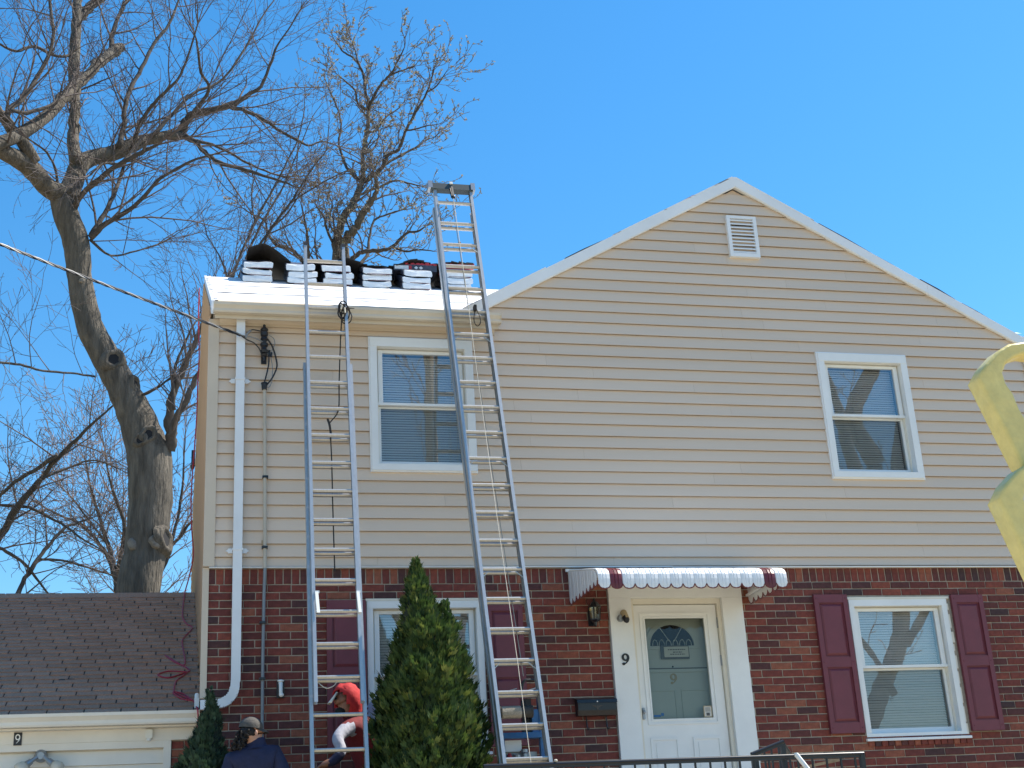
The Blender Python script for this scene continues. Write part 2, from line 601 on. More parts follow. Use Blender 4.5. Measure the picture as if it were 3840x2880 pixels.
rs = random.Random(3)
for k in range(-1, 33):
    zl = Z0 + k * SIDE
    zt = zl + SIDE
    if k == -1:
        zl = 4.455
    L0, L1 = left_x(zl + 1e-4), left_x(zt - 1e-3)
    if zl < 6.86 < zt:
        L1 = 0.306
        zt2 = zt
    R0, R1 = right_x(zl), right_x(zt)
    if R0 - L0 < 0.06:
        continue
    R1 = max(R1, L1 + 0.01)
    cuts = []
    for w in (WU1, WU2):
        lo, hi = w[2] + 0.03, w[3] - 0.03
        if zl < hi and zt > lo:
            cuts.append((w[0] + 0.03, w[1] - 0.03, lo, hi))
    joints = []
    x = L0 + rs.uniform(0.8, 3.6)
    while x < R0 - 0.5:
        if not any(c[0] - 0.1 < x < c[1] + 0.1 for c in cuts):
            joints.append(x)
        x += 3.66 * rs.choice((1, 1, 0.62))
    edges = [(L0, L1)]
    segs = []
    stops = sorted([('j', j, j) for j in joints] + [('c', c[0], c) for c in cuts], key=lambda q: q[1])
    cur = (L0, L1)
    for typ, x, c in stops:
        if typ == 'j':
            segs.append((cur[0], x - 0.0012, cur[1], x - 0.0012, zl, zt))
            cur = (x, x)
        else:
            segs.append((cur[0], c[0], cur[1], c[0], zl, zt))
            if zl < c[2] - 0.01:
                segs.append((c[0], c[1], c[0], c[1], zl, c[2]))
            if zt > c[3] + 0.01:
                segs.append((c[0], c[1], c[0], c[1], c[3], zt))
            cur = (c[1], c[1])
    segs.append((cur[0], R0, cur[1], R1, zl, zt))
    for q in segs:
        plank_seg(*q, k)

# left side wall courses (seen almost edge-on)
m = MB()
for k in range(-11, 19):
    zl, zt = Z0 + k * SIDE, Z0 + (k + 1) * SIDE
    zt = min(zt, 6.93)
    y0, y1 = 0.03, 7.0
    if zt < 5.1:
        y0 = 0.03
    m.poly([(xl(y0) - 0.026, y0, zl), (xl(y0) - 0.008, y0, zt), (xl(y1) - 0.008, y1, zt), (xl(y1) - 0.026, y1, zl)])
    m.poly([(xl(y0) - 0.026, y0, zl), (xl(y1) - 0.026, y1, zl), (xl(y1), y1, zl), (xl(y0), y0, zl)])
for k in range(19, 36):
    zl, zt = Z0 + k * SIDE, Z0 + (k + 1) * SIDE
    ya, yb = (zl - 7.0) / SLOPE + 0.05, 7.0 - (zl - 7.0) / SLOPE - 0.05
    ya = max(ya, 0.03)
    if yb - ya < 0.2:
        break
    m.poly([(xl(ya) - 0.026, ya, zl), (xl(ya) - 0.008, min(ya + 0.2, 3.5), zt), (xl(yb) - 0.008, max(yb - 0.2, 3.52), zt), (xl(yb) - 0.026, yb, zl)])
    m.poly([(xl(ya) - 0.026, ya, zl), (xl(yb) - 0.026, yb, zl), (xl(yb), yb, zl), (xl(ya), ya, zl)])
m.build('side_wall_siding', M_siding, house)
# trims
MB().box(0.209, 0.306, -0.042, 0.03, 4.452, 6.84).build('corner_trim', M_sidetrim, house)
MB().box(0.206, 0.262, -0.012, 0.05, 3.30, 4.447).build('corner_trim', M_sidetrim, house)
MB().box(XR - 0.06, XR + 0.03, -0.042, 0.06, 4.45, 6.90).build('corner_trim', M_sidetrim, house)
m = MB()
m.prism([(-0.044, 4.438), (-0.044, 4.447), (-0.004, 4.452), (-0.004, 4.438)], 'x', 0.262, 4.62)
m.build('starter_strip', M_white, house)
MB().prism([(-0.050, 4.430), (-0.050, 4.440), (-0.004, 4.446), (-0.004, 4.430)], 'x', 4.62, XR).build('starter_strip', M_white, house)

# --- bricks
CH = 0.0707
PITCH = 0.2118
rb = random.Random(5)


def brick_mesh(name, w, h, d, mt, seed):
    r = random.Random(seed)
    b = 0.004
    j = lambda: r.uniform(-0.0016, 0.0016)
    v = []
    for (y, ins) in ((d, 0.0), (b, 0.0), (0.0, b)):
        for sx, sz in ((-1, -1), (1, -1), (1, 1), (-1, 1)):
            v.append((sx * (w / 2 - ins) + j(), y, sz * (h / 2 - ins) + j()))
    f = [(8, 9, 10, 11)]
    for a in (0, 4):
        for k in range(4):
            f.append((a + k, a + (k + 1) % 4, a + 4 + (k + 1) % 4, a + 4 + k))
    me = bpy.data.meshes.new(name)
    me.from_pydata(v, [], f)
    me.materials.append(mt)
    return me


holes_b = [(WL1[0] - 0.005, WL1[1] + 0.005, WL1[2] - 0.082, WL1[3] + 0.02), (WL2[0] - 0.005, WL2[1] + 0.045, WL2[2] - 0.010, WL2[3] + 0.03), (DOOR[0], DOOR[1], 1.2, DOOR[3])]
cands = []
row = 0
ztop = 4.2895
while ztop > 1.45:
    zb = ztop - (CH - 0.0095)
    zc = (ztop + zb) / 2
    x = 0.250 - (PITCH / 2 if row % 2 == 0 else 0) + rb.uniform(-0.006, 0.006)
    while x < XR + 0.1:
        a, b = max(x, 0.250), min(x + PITCH - 0.0095, XR)
        pieces = [(a, b)] if b - a > 0.02 else []
        for h in holes_b:
            if h[2] < zc < h[3]:
                np_ = []
                for (p, q) in pieces:
                    if q <= h[0] or p >= h[1]:
                        np_.append((p, q))
                    else:
                        if h[0] - p > 0.025:
                            np_.append((p, h[0] - 0.006))
                        if q - h[1] > 0.025:
                            np_.append((h[1] + 0.006, q))
                pieces = np_
        for p, q in pieces:
            cands.append((p, q, zb, ztop))
        x += PITCH
    row += 1
    ztop -= CH


def brick_rank(c):
    x, z = (c[0] + c[1]) / 2, (c[2] + c[3]) / 2
    px, py, d = proj((x, 0, z))
    vis = 0 <= px <= 1 and 0 <= py <= 0.995
    if 1.60 < x < 2.42 and z < 4.15 - 2.2 * abs(x - 1.97):
        vis = False        # behind the evergreen
    if x < 0.42 and z < 3.2:
        vis = False
    if 1.30 < x < 1.64 and z < 4.14 or 2.78 < x < 3.09 and z < 4.1:
        vis = False        # behind the shutters
    if 6.05 < x < 6.41 and 2.83 < z < 4.15 or 7.55 < x < 7.88 and 2.83 < z < 4.15:
        vis = False
    return (0 if vis else 1, d / max(0.05, min(1, (c[1] - c[0]) / 0.2)))


cands.sort(key=brick_rank)
bm_sizes = {}
mass = MB()
for i, (p, q, zb, zt) in enumerate(cands):
    w = round((q - p) / 0.012) * 0.012 if q - p < 0.195 else 0.2023
    yo = rb.uniform(-0.003, 0.002)
    if i < 300:
        key = (w, rb.randrange(4))
        if key not in bm_sizes:
            bm_sizes[key] = brick_mesh('brick', w, 0.0612, 0.012, M_brick, len(bm_sizes))
        inst('brick', bm_sizes[key], house, ((p + q) / 2 + rb.uniform(-0.001, 0.001), yo, (zb + zt) / 2 + rb.uniform(-0.001, 0.001)), (0, rb.uniform(-0.006, 0.006), 0))
    else:
        b = 0.004
        i0 = len(mass.v)
        for (y, ins) in ((yo + 0.012, 0.0), (yo + b, 0.0), (yo, b)):
            for sx, sz in ((p, zb), (q, zb), (q, zt), (p, zt)):
                cx, cz = (p + q) / 2, (zb + zt) / 2
                mass.v.append((sx + (ins if sx < cx else -ins) + rb.uniform(-0.0014, 0.0014), y, sz + (ins if sz < cz else -ins) + rb.uniform(-0.0014, 0.0014)))
        mass.f.append((i0 + 8, i0 + 9, i0 + 10, i0 + 11))
        for a in (0, 4):
            for k in range(4):
                mass.f.append((i0 + a + k, i0 + a + (k + 1) % 4, i0 + a + 4 + (k + 1) % 4, i0 + a + 4 + k))
mass.build('brickwork', M_brick2, house, stuff=True)
# soldier course under the siding
SW = 0.0745
sm = [brick_mesh('soldier_brick', SW - 0.0095, 0.135, 0.012, M_brick, 50 + k) for k in range(4)]
x = 0.250
while x < XR - 0.03:
    xc = x + (SW - 0.0095) / 2
    if not 3.62 < xc < 5.33:
        inst('soldier_brick', sm[rb.randrange(4)], house, (xc, rb.uniform(-0.003, 0.002), 4.2985 + 0.0675), (0, rb.uniform(-0.01, 0.01), 0))
    x += SW
MB().poly([(3.6, 0.002, 4.29), (5.36, 0.002, 4.29), (5.36, 0.002, 4.43), (3.6, 0.002, 4.43)]).build('soldier_backing', M_mortar, house)
# rowlock sills under the ground floor windows
rl = [brick_mesh('sill_brick', 0.062, 0.072, 0.03, M_brick, 80 + k) for k in range(3)]
for (xa, xb, zc) in ((6.435, 7.548, 2.737), (1.70, 2.74, 2.737)):
    x = xa
    while x < xb - 0.04:
        inst('sill_brick', rl[rb.randrange(3)], house, (x + 0.031, -0.016 + rb.uniform(-0.002, 0.002), zc), (rb.uniform(0.05, 0.1), rb.uniform(-0.02, 0.02), 0))
        x += 0.0695


# --- windows
def window(w, brick, caulk=False):
    x0, x1, z0, z1 = w
    root = MB()
    fy = -0.052 if not brick else -0.006
    D_ = 0.0 if not brick else 0.035
    cl, ct, cb = 0.066, 0.088, 0.062
    if brick:
        cl, ct, cb = 0.056, 0.066, 0.030
    back = 0.15 + D_
    # jamb casing: four boards, butted
    root.box(x0, x0 + cl, fy, back, z0 + cb, z1 - ct)
    root.box(x1 - cl, x1, fy, back, z0 + cb, z1 - ct)
    root.box(x0, x1, fy - 0.003, back, z1 - ct, z1)
    root.box(x0, x1, fy - 0.003, back, z0, z0 + cb)
    win = root.build('window', M_white, house)
    # outer lip (j-channel)
    if not brick:
        lip = MB()
        lip.box(x0 - 0.014, x0 + 0.004, fy + 0.012, 0.0, z0 - 0.014, z1 + 0.014)
        lip.box(x1 - 0.004, x1 + 0.014, fy + 0.012, 0.0, z0 - 0.014, z1 + 0.014)
        lip.box(x0 + 0.004, x1 - 0.004, fy + 0.010, 0.0, z1 - 0.002, z1 + 0.014)
        lip.box(x0 + 0.004, x1 - 0.004, fy + 0.010, 0.0, z0 - 0.014, z0 + 0.002)
        lip.build('trim_channel', M_alum_white, win)
    else:
        lip = MB()
        lip.box(x0 - 0.01, x1 + 0.03, -0.012, 0.05, z1 + 0.001, z1 + 0.022)
        if caulk:
            rr = random.Random(9)
            z = z0
            while z < z1 - 0.1:
                h = rr.uniform(0.05, 0.16)
                lip.box(x1 + 0.002, x1 + rr.uniform(0.012, 0.030), -0.003, 0.03, z, z + h)
                z += h + rr.uniform(0.01, 0.06)
        lip.build('old_caulk', M_cream, win)
        MB().prism([(-0.030, z0 - 0.040), (-0.030, z0 - 0.018), (0.05, z0 - 0.002), (0.05, z0 - 0.040)], 'x', x0 - 0.012, x1 + 0.03).build('sill', M_alum_white, win)
    a, b = x0 + cl, x1 - cl
    zt, zb_ = z1 - ct, z0 + cb
    zm = zb_ + (zt - zb_) * 0.533
    # upper sash in front, lower sash set back behind its screen
    yu, yl = 0.018 + D_, 0.058 + D_
    f = 0.044
    up = MB()
    up.box(a + 0.018, a + 0.018 + f, yu, yu + 0.032, zm, zt - 0.012)
    up.box(b - 0.018 - f, b - 0.018, yu, yu + 0.032, zm, zt - 0.012)
    up.box(a + 0.018 + f, b - 0.018 - f, yu + 0.001, yu + 0.033, zt - 0.012 - 0.030, zt - 0.012)
    up.box(a + 0.002, b - 0.002, yu - 0.004, yu + 0.030, zm - 0.026, zm)
    up.build('upper_sash', M_white, win)
    lo = MB()
    f2 = 0.030
    lo.box(a + 0.012, a + 0.012 + f2, yl, yl + 0.034, zb_ + 0.002, zm - 0.026)
    lo.box(b - 0.012 - f2, b - 0.012, yl, yl + 0.034, zb_ + 0.002, zm - 0.026)
    lo.box(a + 0.012 + f2, b - 0.012 - f2, yl - 0.001, yl + 0.033, zb_ + 0.002, zb_ + 0.055)
    lo.box(a + 0.012 + f2, b - 0.012 - f2, yl + 0.001, yl + 0.033, zm - 0.045, zm - 0.026)
    lo.build('lower_sash', M_white, win)
    st = MB()
    for q in (a, b - 0.018):
        st.box(q, q + 0.018, yu + 0.02, back, zb_, zt)
    st.box(a + 0.018, b - 0.018, yu + 0.022, back, zt - 0.012, zt)
    st.build('stop', M_cream, win)
    MB().poly([(a + 0.06, yu + 0.016, zm), (b - 0.06, yu + 0.016, zm), (b - 0.06, yu + 0.016, zt - 0.04), (a + 0.06, yu + 0.016, zt - 0.04)]).build('upper_pane', M_glass_up, win)
    MB().poly([(a + 0.04, yl + 0.016, zb_ + 0.05), (b - 0.04, yl + 0.016, zb_ + 0.05), (b - 0.04, yl + 0.016, zm - 0.04), (a + 0.04, yl + 0.016, zm - 0.04)]).build('lower_pane', M_glass_low, win)
    # venetian blind behind both sashes
    bl = MB()
    z = zb_ + 0.02
    rr = random.Random(int(x0 * 100))
    while z < zt - 0.03:
        t = math.radians(60 + rr.uniform(-2, 2))
        c, s_ = math.cos(t) * 0.0135, math.sin(t) * 0.0135
        dz = rr.uniform(-0.001, 0.001)
        bl.poly([(a + 0.05, back - 0.03 - c, z - s_ + dz), (b - 0.05, back - 0.03 - c, z - s_), (b - 0.05, back - 0.03 + c, z + s_), (a + 0.05, back - 0.03 + c, z + s_ + dz)])
        z += 0.0248
    bl.build('blind', M_blind, win)
    # dark room behind
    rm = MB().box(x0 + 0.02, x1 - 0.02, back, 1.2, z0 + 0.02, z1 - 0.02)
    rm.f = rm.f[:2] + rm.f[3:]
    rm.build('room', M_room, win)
    return win


window(WU1, False)
window(WU2, False)
window(WL1, True)
window(WL2, True, True)


# --- shutters
def shutter(x0, x1, z0, z1):
    zm0, zm1 = z0 + (z1 - z0) * 0.468, z0 + (z1 - z0) * 0.543
    m = MB()
    st, ra = 0.048, 0.080
    m.box(x0, x0 + st, -0.040, -0.004, z0, z1)
    m.box(x1 - st, x1, -0.040, -0.004, z0, z1)
    for a, b in ((z0, z0 + ra + 0.02), (zm0, zm1), (z1 - ra, z1)):
        m.box(x0 + st, x1 - st, -0.038, -0.006, a, b)
    s = m.build('shutter', M_shutter, house)
    for a, b in ((z0 + ra + 0.02, zm0), (zm1, z1 - ra)):
        p = MB()
        X0, X1 = x0 + st, x1 - st
        p.box(X0, X1, -0.020, -0.008, a, b)
        e = 0.035
        i = len(p.v)
        p.v += [(X0 + 0.012, -0.0205, a + 0.012), (X1 - 0.012, -0.0205, a + 0.012), (X1 - 0.012, -0.0205, b - 0.012), (X0 + 0.012, -0.0205, b - 0.012),
                (X0 + e, -0.034, a + e), (X1 - e, -0.034, a + e), (X1 - e, -0.034, b - e), (X0 + e, -0.034, b - e)]
        p.f += [(i + 4, i + 5, i + 6, i + 7)] + [(i + k, i + (k + 1) % 4, i + 4 + (k + 1) % 4, i + 4 + k) for k in range(4)]
        p.build('panel', M_shutter, s)
    sc_ = MB()
    for zz in (z0 + 0.05, (zm0 + zm1) / 2, z1 - 0.04):
        for xx in (x0 + 0.024, x1 - 0.024):
            sc_.ball((xx, -0.041, zz), 0.006, 6, 4)
    sc_.build('screw', M_shutter, s)
    return s


shutter(1.300, 1.652, 2.815, 4.140)
shutter(2.762, 3.108, 2.815, 4.110)
shutter(6.050, 6.405, 2.830, 4.160)
shutter(7.545, 7.895, 2.815, 4.150)

# --- gable vent
x0, x1, z0, z1 = 5.600, 5.940, 7.787, 8.272
m = MB()
for a, b, c, d in ((x0, x0 + 0.038, z0, z1), (x1 - 0.038, x1, z0, z1), (x0 + 0.038, x1 - 0.038, z0, z0 + 0.045), (x0 + 0.038, x1 - 0.038, z1 - 0.032, z1)):
    m.box(a, b, -0.062, 0.0, c, d)
vent = m.build('gable_vent', M_alum_white, house)
MB().box(x0 + 0.03, x1 - 0.03, -0.012, 0.002, z0 + 0.03, z1 - 0.03).build('vent_backing', M_dark, vent)
for k in range(10):
    z = z0 + 0.050 + k * 0.0415
    MB().prism([(-0.058, z), (-0.058, z + 0.012), (-0.030, z + 0.034), (-0.024, z + 0.030), (-0.050, z)], 'x', x0 + 0.038, x1 - 0.038).build('louver', M_alum_white, vent)

# --- roofs
RY = 3.52
rz = lambda y: 7.0545 + SLOPE * (y if y < RY else 2 * RY - y)
m = MB()
XE = XR + 0.05
for pts in ([(xl(-0.17) + 0.012, -0.17, rz(-0.17)), (2.92, -0.17, rz(-0.17)), (2.95, 0.05, rz(0.05)), (XE, 0.05, rz(0.05)), (XE, RY, rz(RY)), (xl(RY) - 0.002, RY, rz(RY))],
            [(xl(RY) - 0.002, RY, rz(RY)), (XE, RY, rz(RY)), (XE, 7.25, rz(7.25)), (xl(7.25) - 0.002, 7.25, rz(7.25))]):
    m.poly(pts)
    m.poly([(p[0], p[1], p[2] - 0.03) for p in reversed(pts)])
roof = m.build('roof', M_under, house)
ed = MB()
for ya, yb in ((-0.17, -0.03),):
    ed.poly([(0.251, ya - 0.004, rz(ya) + 0.003), (2.93, ya - 0.004, rz(ya) + 0.003), (2.9, yb, rz(yb) + 0.006), (0.250, yb, rz(yb) + 0.006)])
    ed.poly([(0.251, ya - 0.004, rz(ya) - 0.045), (2.93, ya - 0.004, rz(ya) - 0.045), (2.93, ya - 0.004, rz(ya) + 0.003), (0.251, ya - 0.004, rz(ya) + 0.003)])
ed.build('drip_edge', M_osb, roof)
# ragged lower border and overlap seams of the sheet
rg = random.Random(21)
for yb in (0.95, 2.05):
    lap = MB()
    x = 0.26
    prev = None
    while x < 3.6:
        q = (x, yb + rg.uniform(-0.02, 0.02))
        if prev:
            lap.poly([(prev[0], prev[1], rz(prev[1]) + 0.006), (q[0], q[1], rz(q[1]) + 0.006), (q[0], q[1] + 0.5, rz(q[1] + 0.5) + 0.004), (prev[0], prev[1] + 0.5, rz(prev[1] + 0.5) + 0.004)])
        prev = q
        x += rg.uniform(0.25, 0.5)
    lap.build('sheet_overlap', M_under, roof)
# left rake of the wing
m = MB()
for ya, yb in ((-0.19, RY), (RY, 7.25)):
    a, b = (xl(ya), ya), (xl(yb), yb)
    h = 0.125
    m.poly([(a[0] - 0.012, ya, rz(ya) - h), (a[0] - 0.012, ya, rz(ya) + 0.012), (b[0] - 0.014, yb, rz(yb) + 0.012), (b[0] - 0.014, yb, rz(yb) - h)])
    m.poly([(a[0] + 0.020, ya, rz(ya) - h), (b[0] + 0.016, yb, rz(yb) - h), (b[0] + 0.016, yb, rz(yb) + 0.012), (a[0] + 0.020, ya, rz(ya) + 0.012)])
    m.poly([(a[0] - 0.012, ya, rz(ya) + 0.012), (a[0] + 0.020, ya, rz(ya) + 0.012), (b[0] + 0.016, yb, rz(yb) + 0.012), (b[0] - 0.014, yb, rz(yb) + 0.012)])
    m.poly([(a[0] - 0.012, ya, rz(ya) - h), (b[0] - 0.014, yb, rz(yb) - h), (b[0] + 0.016, yb, rz(yb) - h), (a[0] + 0.020, ya, rz(ya) - h)])
m.poly([(0.226, -0.19, 6.83), (0.258, -0.19, 6.83), (0.258, -0.19, rz(-0.19) + 0.012), (0.226, -0.19, rz(-0.19) + 0.012)])
m.build('rake_board', M_alum_white, house)
# ragged sheet edge lapping over the left rake
m = MB()
y = -0.15
while y < 3.4:
    d = rg.uniform(0.05, 0.22)
    m.poly([(xl(y) - 0.004, y, rz(y) + 0.016), (xl(y) + 0.06, y, rz(y) + 0.018), (xl(y) + 0.06, y + d, rz(y + d) + 0.018), (xl(y) - rg.uniform(0.0, 0.012), y + d * 0.6, rz(y + d * 0.6) + 0.014)])
    y += d * 1.1
m.build('torn_sheet_edge', M_under, roof)

# gable roof: two slopes, rake boards, soffit
GY0, GY1 = -0.050, 3.4
gzl = lambda x: AZ - GS * abs(x - AX)
m = MB()
for xa, xb in ((2.60, AX), (AX, 8.92)):
    za, zb_ = gzl(xa) - 0.002, gzl(xb) - 0.002
    m.poly([(xa, GY0, za), (xb, GY0, zb_), (xb, GY1, zb_), (xa, GY1, za)])
    m.poly([(xa, GY0, za - 0.03), (xa, GY1, za - 0.03), (xb, GY1, zb_ - 0.03), (xb, GY0, zb_ - 0.03)])
groof = m.build('gable_roof', M_under, house)


def rake(xa, xb, tail):
    m = MB()
    h = 0.116
    ya, yb = -0.066, -0.043
    za, zb_ = gzl(xa), gzl(xb)
    pts = [(xa, za), (xb, zb_), (xb, zb_ - h), (xa, za - h)]
    if tail == 'l':
        pts = [(xa, za), (xb, zb_), (xb, zb_ - h), (2.885, gzl(2.885) - h), (2.86, 6.965)]
    m.prism(pts, 'y', ya, yb)
    # thin lower lip
    m.prism([(xa if tail != 'l' else 2.89, gzl(xa if tail != 'l' else 2.89) - h), (xb, zb_ - h), (xb, zb_ - h - 0.010), (xa if tail != 'l' else 2.89, gzl(xa if tail != 'l' else 2.89) - h - 0.010)], 'y', -0.058, -0.04)
    # soffit under the overhang
    m.poly([(xa if tail != 'l' else 2.9, -0.045, gzl(xa if tail != 'l' else 2.9) - h + 0.002), (xb, -0.045, zb_ - h + 0.002), (xb, 0.004, zb_ - h + 0.002), (xa if tail != 'l' else 2.9, 0.004, gzl(xa if tail != 'l' else 2.9) - h + 0.002)])
    return m.build('rake_board', M_alum_white, house)


rake(2.62, AX, 'l')
rake(AX, 7.86, 'r')
rake(7.862, 8.905, 'r')
# torn white sheet and felt edges lying along the rakes
for xa, xb in ((2.9, 3.55), (4.3, AX - 0.02), (AX + 0.02, 6.62)):
    MB().prism([(xa, gzl(xa)), (xb, gzl(xb)), (xb, gzl(xb) + 0.014), (xa, gzl(xa) + 0.010)], 'y', -0.068, 0.4).build('sheet_edge', M_under, groof)
for xa, xb, h in ((2.66, 2.98, 0.010), (3.75, 4.20, 0.016), (6.66, 7.28, 0.020), (7.30, 7.62, 0.010), (7.78, 8.20, 0.026), (8.24, 8.60, 0.014)):
    xm = (xa + xb) / 2
    MB().prism([(xa, gzl(xa)), (xm, gzl(xm)), (xb, gzl(xb)), (xb - 0.02, gzl(xb - 0.02) + h * 0.4), (xm, gzl(xm) + h), (xa + 0.02, gzl(xa + 0.02) + h * 0.8)], 'y', -0.058, 0.5).build('felt_edge', M_felt, groof)
MB().prism([(5.10, gzl(5.10) + 0.012), (5.33, gzl(5.33) + 0.012), (5.30, gzl(5.30) + 0.055), (5.13, gzl(5.13) + 0.05)], 'y', 0.05, 0.25).build('loose_shingle_scrap', M_wrapred, groof)
# right eave gutter end just in frame
MB().prism([(8.905, 6.90), (9.02, 6.93), (9.04, 6.98), (8.915, 7.0)], 'y', -0.06, 3.3).build('gutter', M_alum_white, house)

# --- front gutter of the left wing
prof = [(-0.175, 6.93), (-0.175, 6.835), (-0.235, 6.835), (-0.243, 6.850), (-0.243, 6.868), (-0.255, 6.885), (-0.268, 6.900), (-0.272, 6.926), (-0.262, 6.926), (-0.258, 6.905), (-0.200, 6.86)]
m = MB()
m.prism(prof, 'x', 0.245, 3.005)
gut = m.build('gutter', M_gutter, house)
MB().prism([(-0.172, 6.94), (-0.278, 6.93), (-0.274, 6.895), (-0.245, 6.86), (-0.238, 6.828), (-0.172, 6.828)], 'x', 3.005, 3.010).build('end_cap', M_gutter, gut)
MB().box(0.262, 3.0, -0.168, -0.152, 6.80, 6.93).build('fascia', M_gutter, house)
m = MB()
m.box(0.262, 2.98, -0.151, -0.032, 6.846, 6.858)
m.prism([(-0.070, 6.845), (-0.070, 6.832), (-0.052, 6.805), (-0.052, 6.780), (-0.034, 6.780), (-0.034, 6.845)], 'x', 0.307, 2.98)
m.build('soffit', M_sidetrim, house)

# --- front downspout
def lean_x(z):
    return 0.464 + (z - 3.9) * 0.0022


ds = MB()
i = 0
prev = None
ds.obox((0.505, -0.088, 5.15), (0.040, 0, 0), (0, 0.030, 0), (0.0, 0, 1.725))
dsp = ds.build('downspout', M_downspout, house)
el = MB()
P = [(0.502, -0.088, 3.430), (0.500, -0.088, 3.385), (0.486, -0.088, 3.325), (0.450, -0.088, 3.275), (0.395, -0.088, 3.245), (0.33, -0.088, 3.236), (0.215, -0.088, 3.232)]
W = 0.038
for k in range(len(P) - 1):
    a, b = Vector(P[k]), Vector(P[k + 1])
    d = (b - a).normalized()
    el.obox((a + b) / 2, d * ((b - a).length / 2 + 0.004), (0, 0.029 + 0.001 * (k % 2), 0), Vector((-d.z, 0, d.x)) * (W + 0.0016 * (k % 2)))
el.build('elbow', M_downspout, dsp)
rib = MB()
for k in range(1, 9):
    t = k / 9
    s_ = t * 3
    j = min(int(s_) + 1, 4)
    a, b = Vector(P[j]), Vector(P[j + 1])
    q = a.lerp(b, s_ - int(s_))
    d = (b - a).normalized()
    rib.obox(q, d * 0.003, (0, 0.033, 0), Vector((-d.z, 0, d.x)) * 0.043)
rib.build('elbow_rib', M_downspout, dsp)
for zb_ in (6.213, 4.588):
    m = MB()
    m.box(0.458, 0.552, -0.123, -0.030, zb_ - 0.006, zb_ + 0.012)
    for sx in (-1, 1):
        c = 0.505 + sx * 0.062
        m.prism([(c - 0.020 * 1, zb_ - 0.02), (c + 0.020, zb_ - 0.02), (c + 0.020, zb_ + 0.024), (c - 0.020, zb_ + 0.024)], 'y', -0.048, -0.036)
        m.prism([(c + sx * 0.018, zb_ - 0.014), (c + sx * 0.034, zb_ - 0.002), (c + sx * 0.042, zb_ + 0.002), (c + sx * 0.034, zb_ + 0.006), (c + sx * 0.018, zb_ + 0.018)], 'y', -0.047, -0.037)
    m.build('bracket', M_downspout, dsp)
MB().ball((0.507, -0.120, 6.858), 0.006, 8, 5).build('screw', M_black, dsp)

# --- door surround
def nine(x0, x1, z0, z1, y, depth, serif=True):
    """a figure 9 as solid strokes"""
    m = MB()
    w, h = x1 - x0, z1 - z0
    cx, cz = (x0 + x1) / 2, z1 - h * 0.32
    N = 20

    def ring(o, i_):
        for k in range(N):
            a, b = 2 * math.pi * k / N, 2 * math.pi * (k + 1) / N
            q = []
            for (rr, t) in ((o, a), (o, b), (i_, b), (i_, a)):
                q.append((cx + rr[0] * math.cos(t), cz + rr[1] * math.sin(t)))
            m.prism(q, 'y', y - depth, y)
    t = 0.40 if serif else 0.58
    ring((w / 2, h * 0.32), (w / 2 * t, h * 0.32 * (0.62 if serif else 0.62)))
    P = []
    for k in range(9):
        s = k / 8
        P.append((x1 - w * (0.13 if serif else 0.1) - w * 0.62 * s ** 2.2, cz - (h * 0.68 - h * 0.06) * s ** 0.9, (w * (0.15 if serif else 0.105)) * (1 - (0.45 if serif else 0.1) * s)))
    for a, b in zip(P, P[1:]):
        m.prism([(a[0] - a[2], a[1]), (a[0] + a[2], a[1]), (b[0] + b[2], b[1] - 0.001), (b[0] - b[2], b[1] - 0.001)], 'y', y - depth + 0.0006, y)
    if serif:
        c = (x0 + w * 0.22, z0 + h * 0.13)
        m.prism([(c[0] + w * 0.2 * math.cos(2 * math.pi * k / 12), c[1] + h * 0.12 * math.sin(2 * math.pi * k / 12)) for k in range(12)], 'y', y - depth + 0.0003, y)
    return m


for xa, xb in ((3.953, 4.170), (5.088, 5.297)):
    m = MB()
    m.box(xa, xb, -0.036, 0.10, 2.05, 4.14)
    m.build('door_pilaster', M_white, house)
MB().box(3.953, 5.297, -0.040, 0.10, 4.141, 4.36).build('door_header', M_white, house)
m = MB()
m.box(4.171, 4.203, 0.012, 0.14, 2.05, 4.14)
m.box(5.052, 5.087, 0.012, 0.14, 2.05, 4.14)
m.box(4.203, 5.052, 0.010, 0.14, 4.092, 4.14)
m.build('door_frame', M_cream, house)
nine(4.032, 4.106, 3.508, 3.618, -0.036, 0.010).build('house_number', M_number, house)
# storm door
SX0, SX1, SZ0, SZ1 = 4.207, 5.046, 2.06, 4.086
gx0, gx1, gz0, gz1 = 4.318, 4.914, 3.020, 3.958
m = MB()
for a, b, c, d in ((SX0, gx0, SZ0, SZ1), (gx1, SX1, SZ0, SZ1), (gx0, gx1, gz1, SZ1), (gx0, gx1, SZ0, gz0)):
    m.box(a, b, 0.045, 0.080, c, d)
storm = m.build('storm_door', M_white, house)
m = MB()
for a, b, c, d in ((gx0 - 0.052, gx0 - 0.036, gz0 - 0.052, gz1 + 0.052), (gx1 + 0.036, gx1 + 0.052, gz0 - 0.052, gz1 + 0.052), (gx0 - 0.036, gx1 + 0.036, gz1 + 0.036, gz1 + 0.052), (gx0 - 0.036, gx1 + 0.036, gz0 - 0.052, gz0 - 0.036)):
    m.box(a, b, 0.034, 0.046, c, d)
for a, b, c, d in ((gx0 - 0.014, gx0, gz0 - 0.014, gz1 + 0.014), (gx1, gx1 + 0.014, gz0 - 0.014, gz1 + 0.014), (gx0, gx1, gz1, gz1 + 0.014), (gx0, gx1, gz0 - 0.014, gz0)):
    m.box(a, b, 0.038, 0.046, c, d)
m.build('glass_moulding', M_white, storm)
MB().poly([(gx0, 0.058, gz0), (gx1, 0.058, gz0), (gx1, 0.058, gz1), (gx0, 0.058, gz1)]).build('glass', M_glass_door, storm)
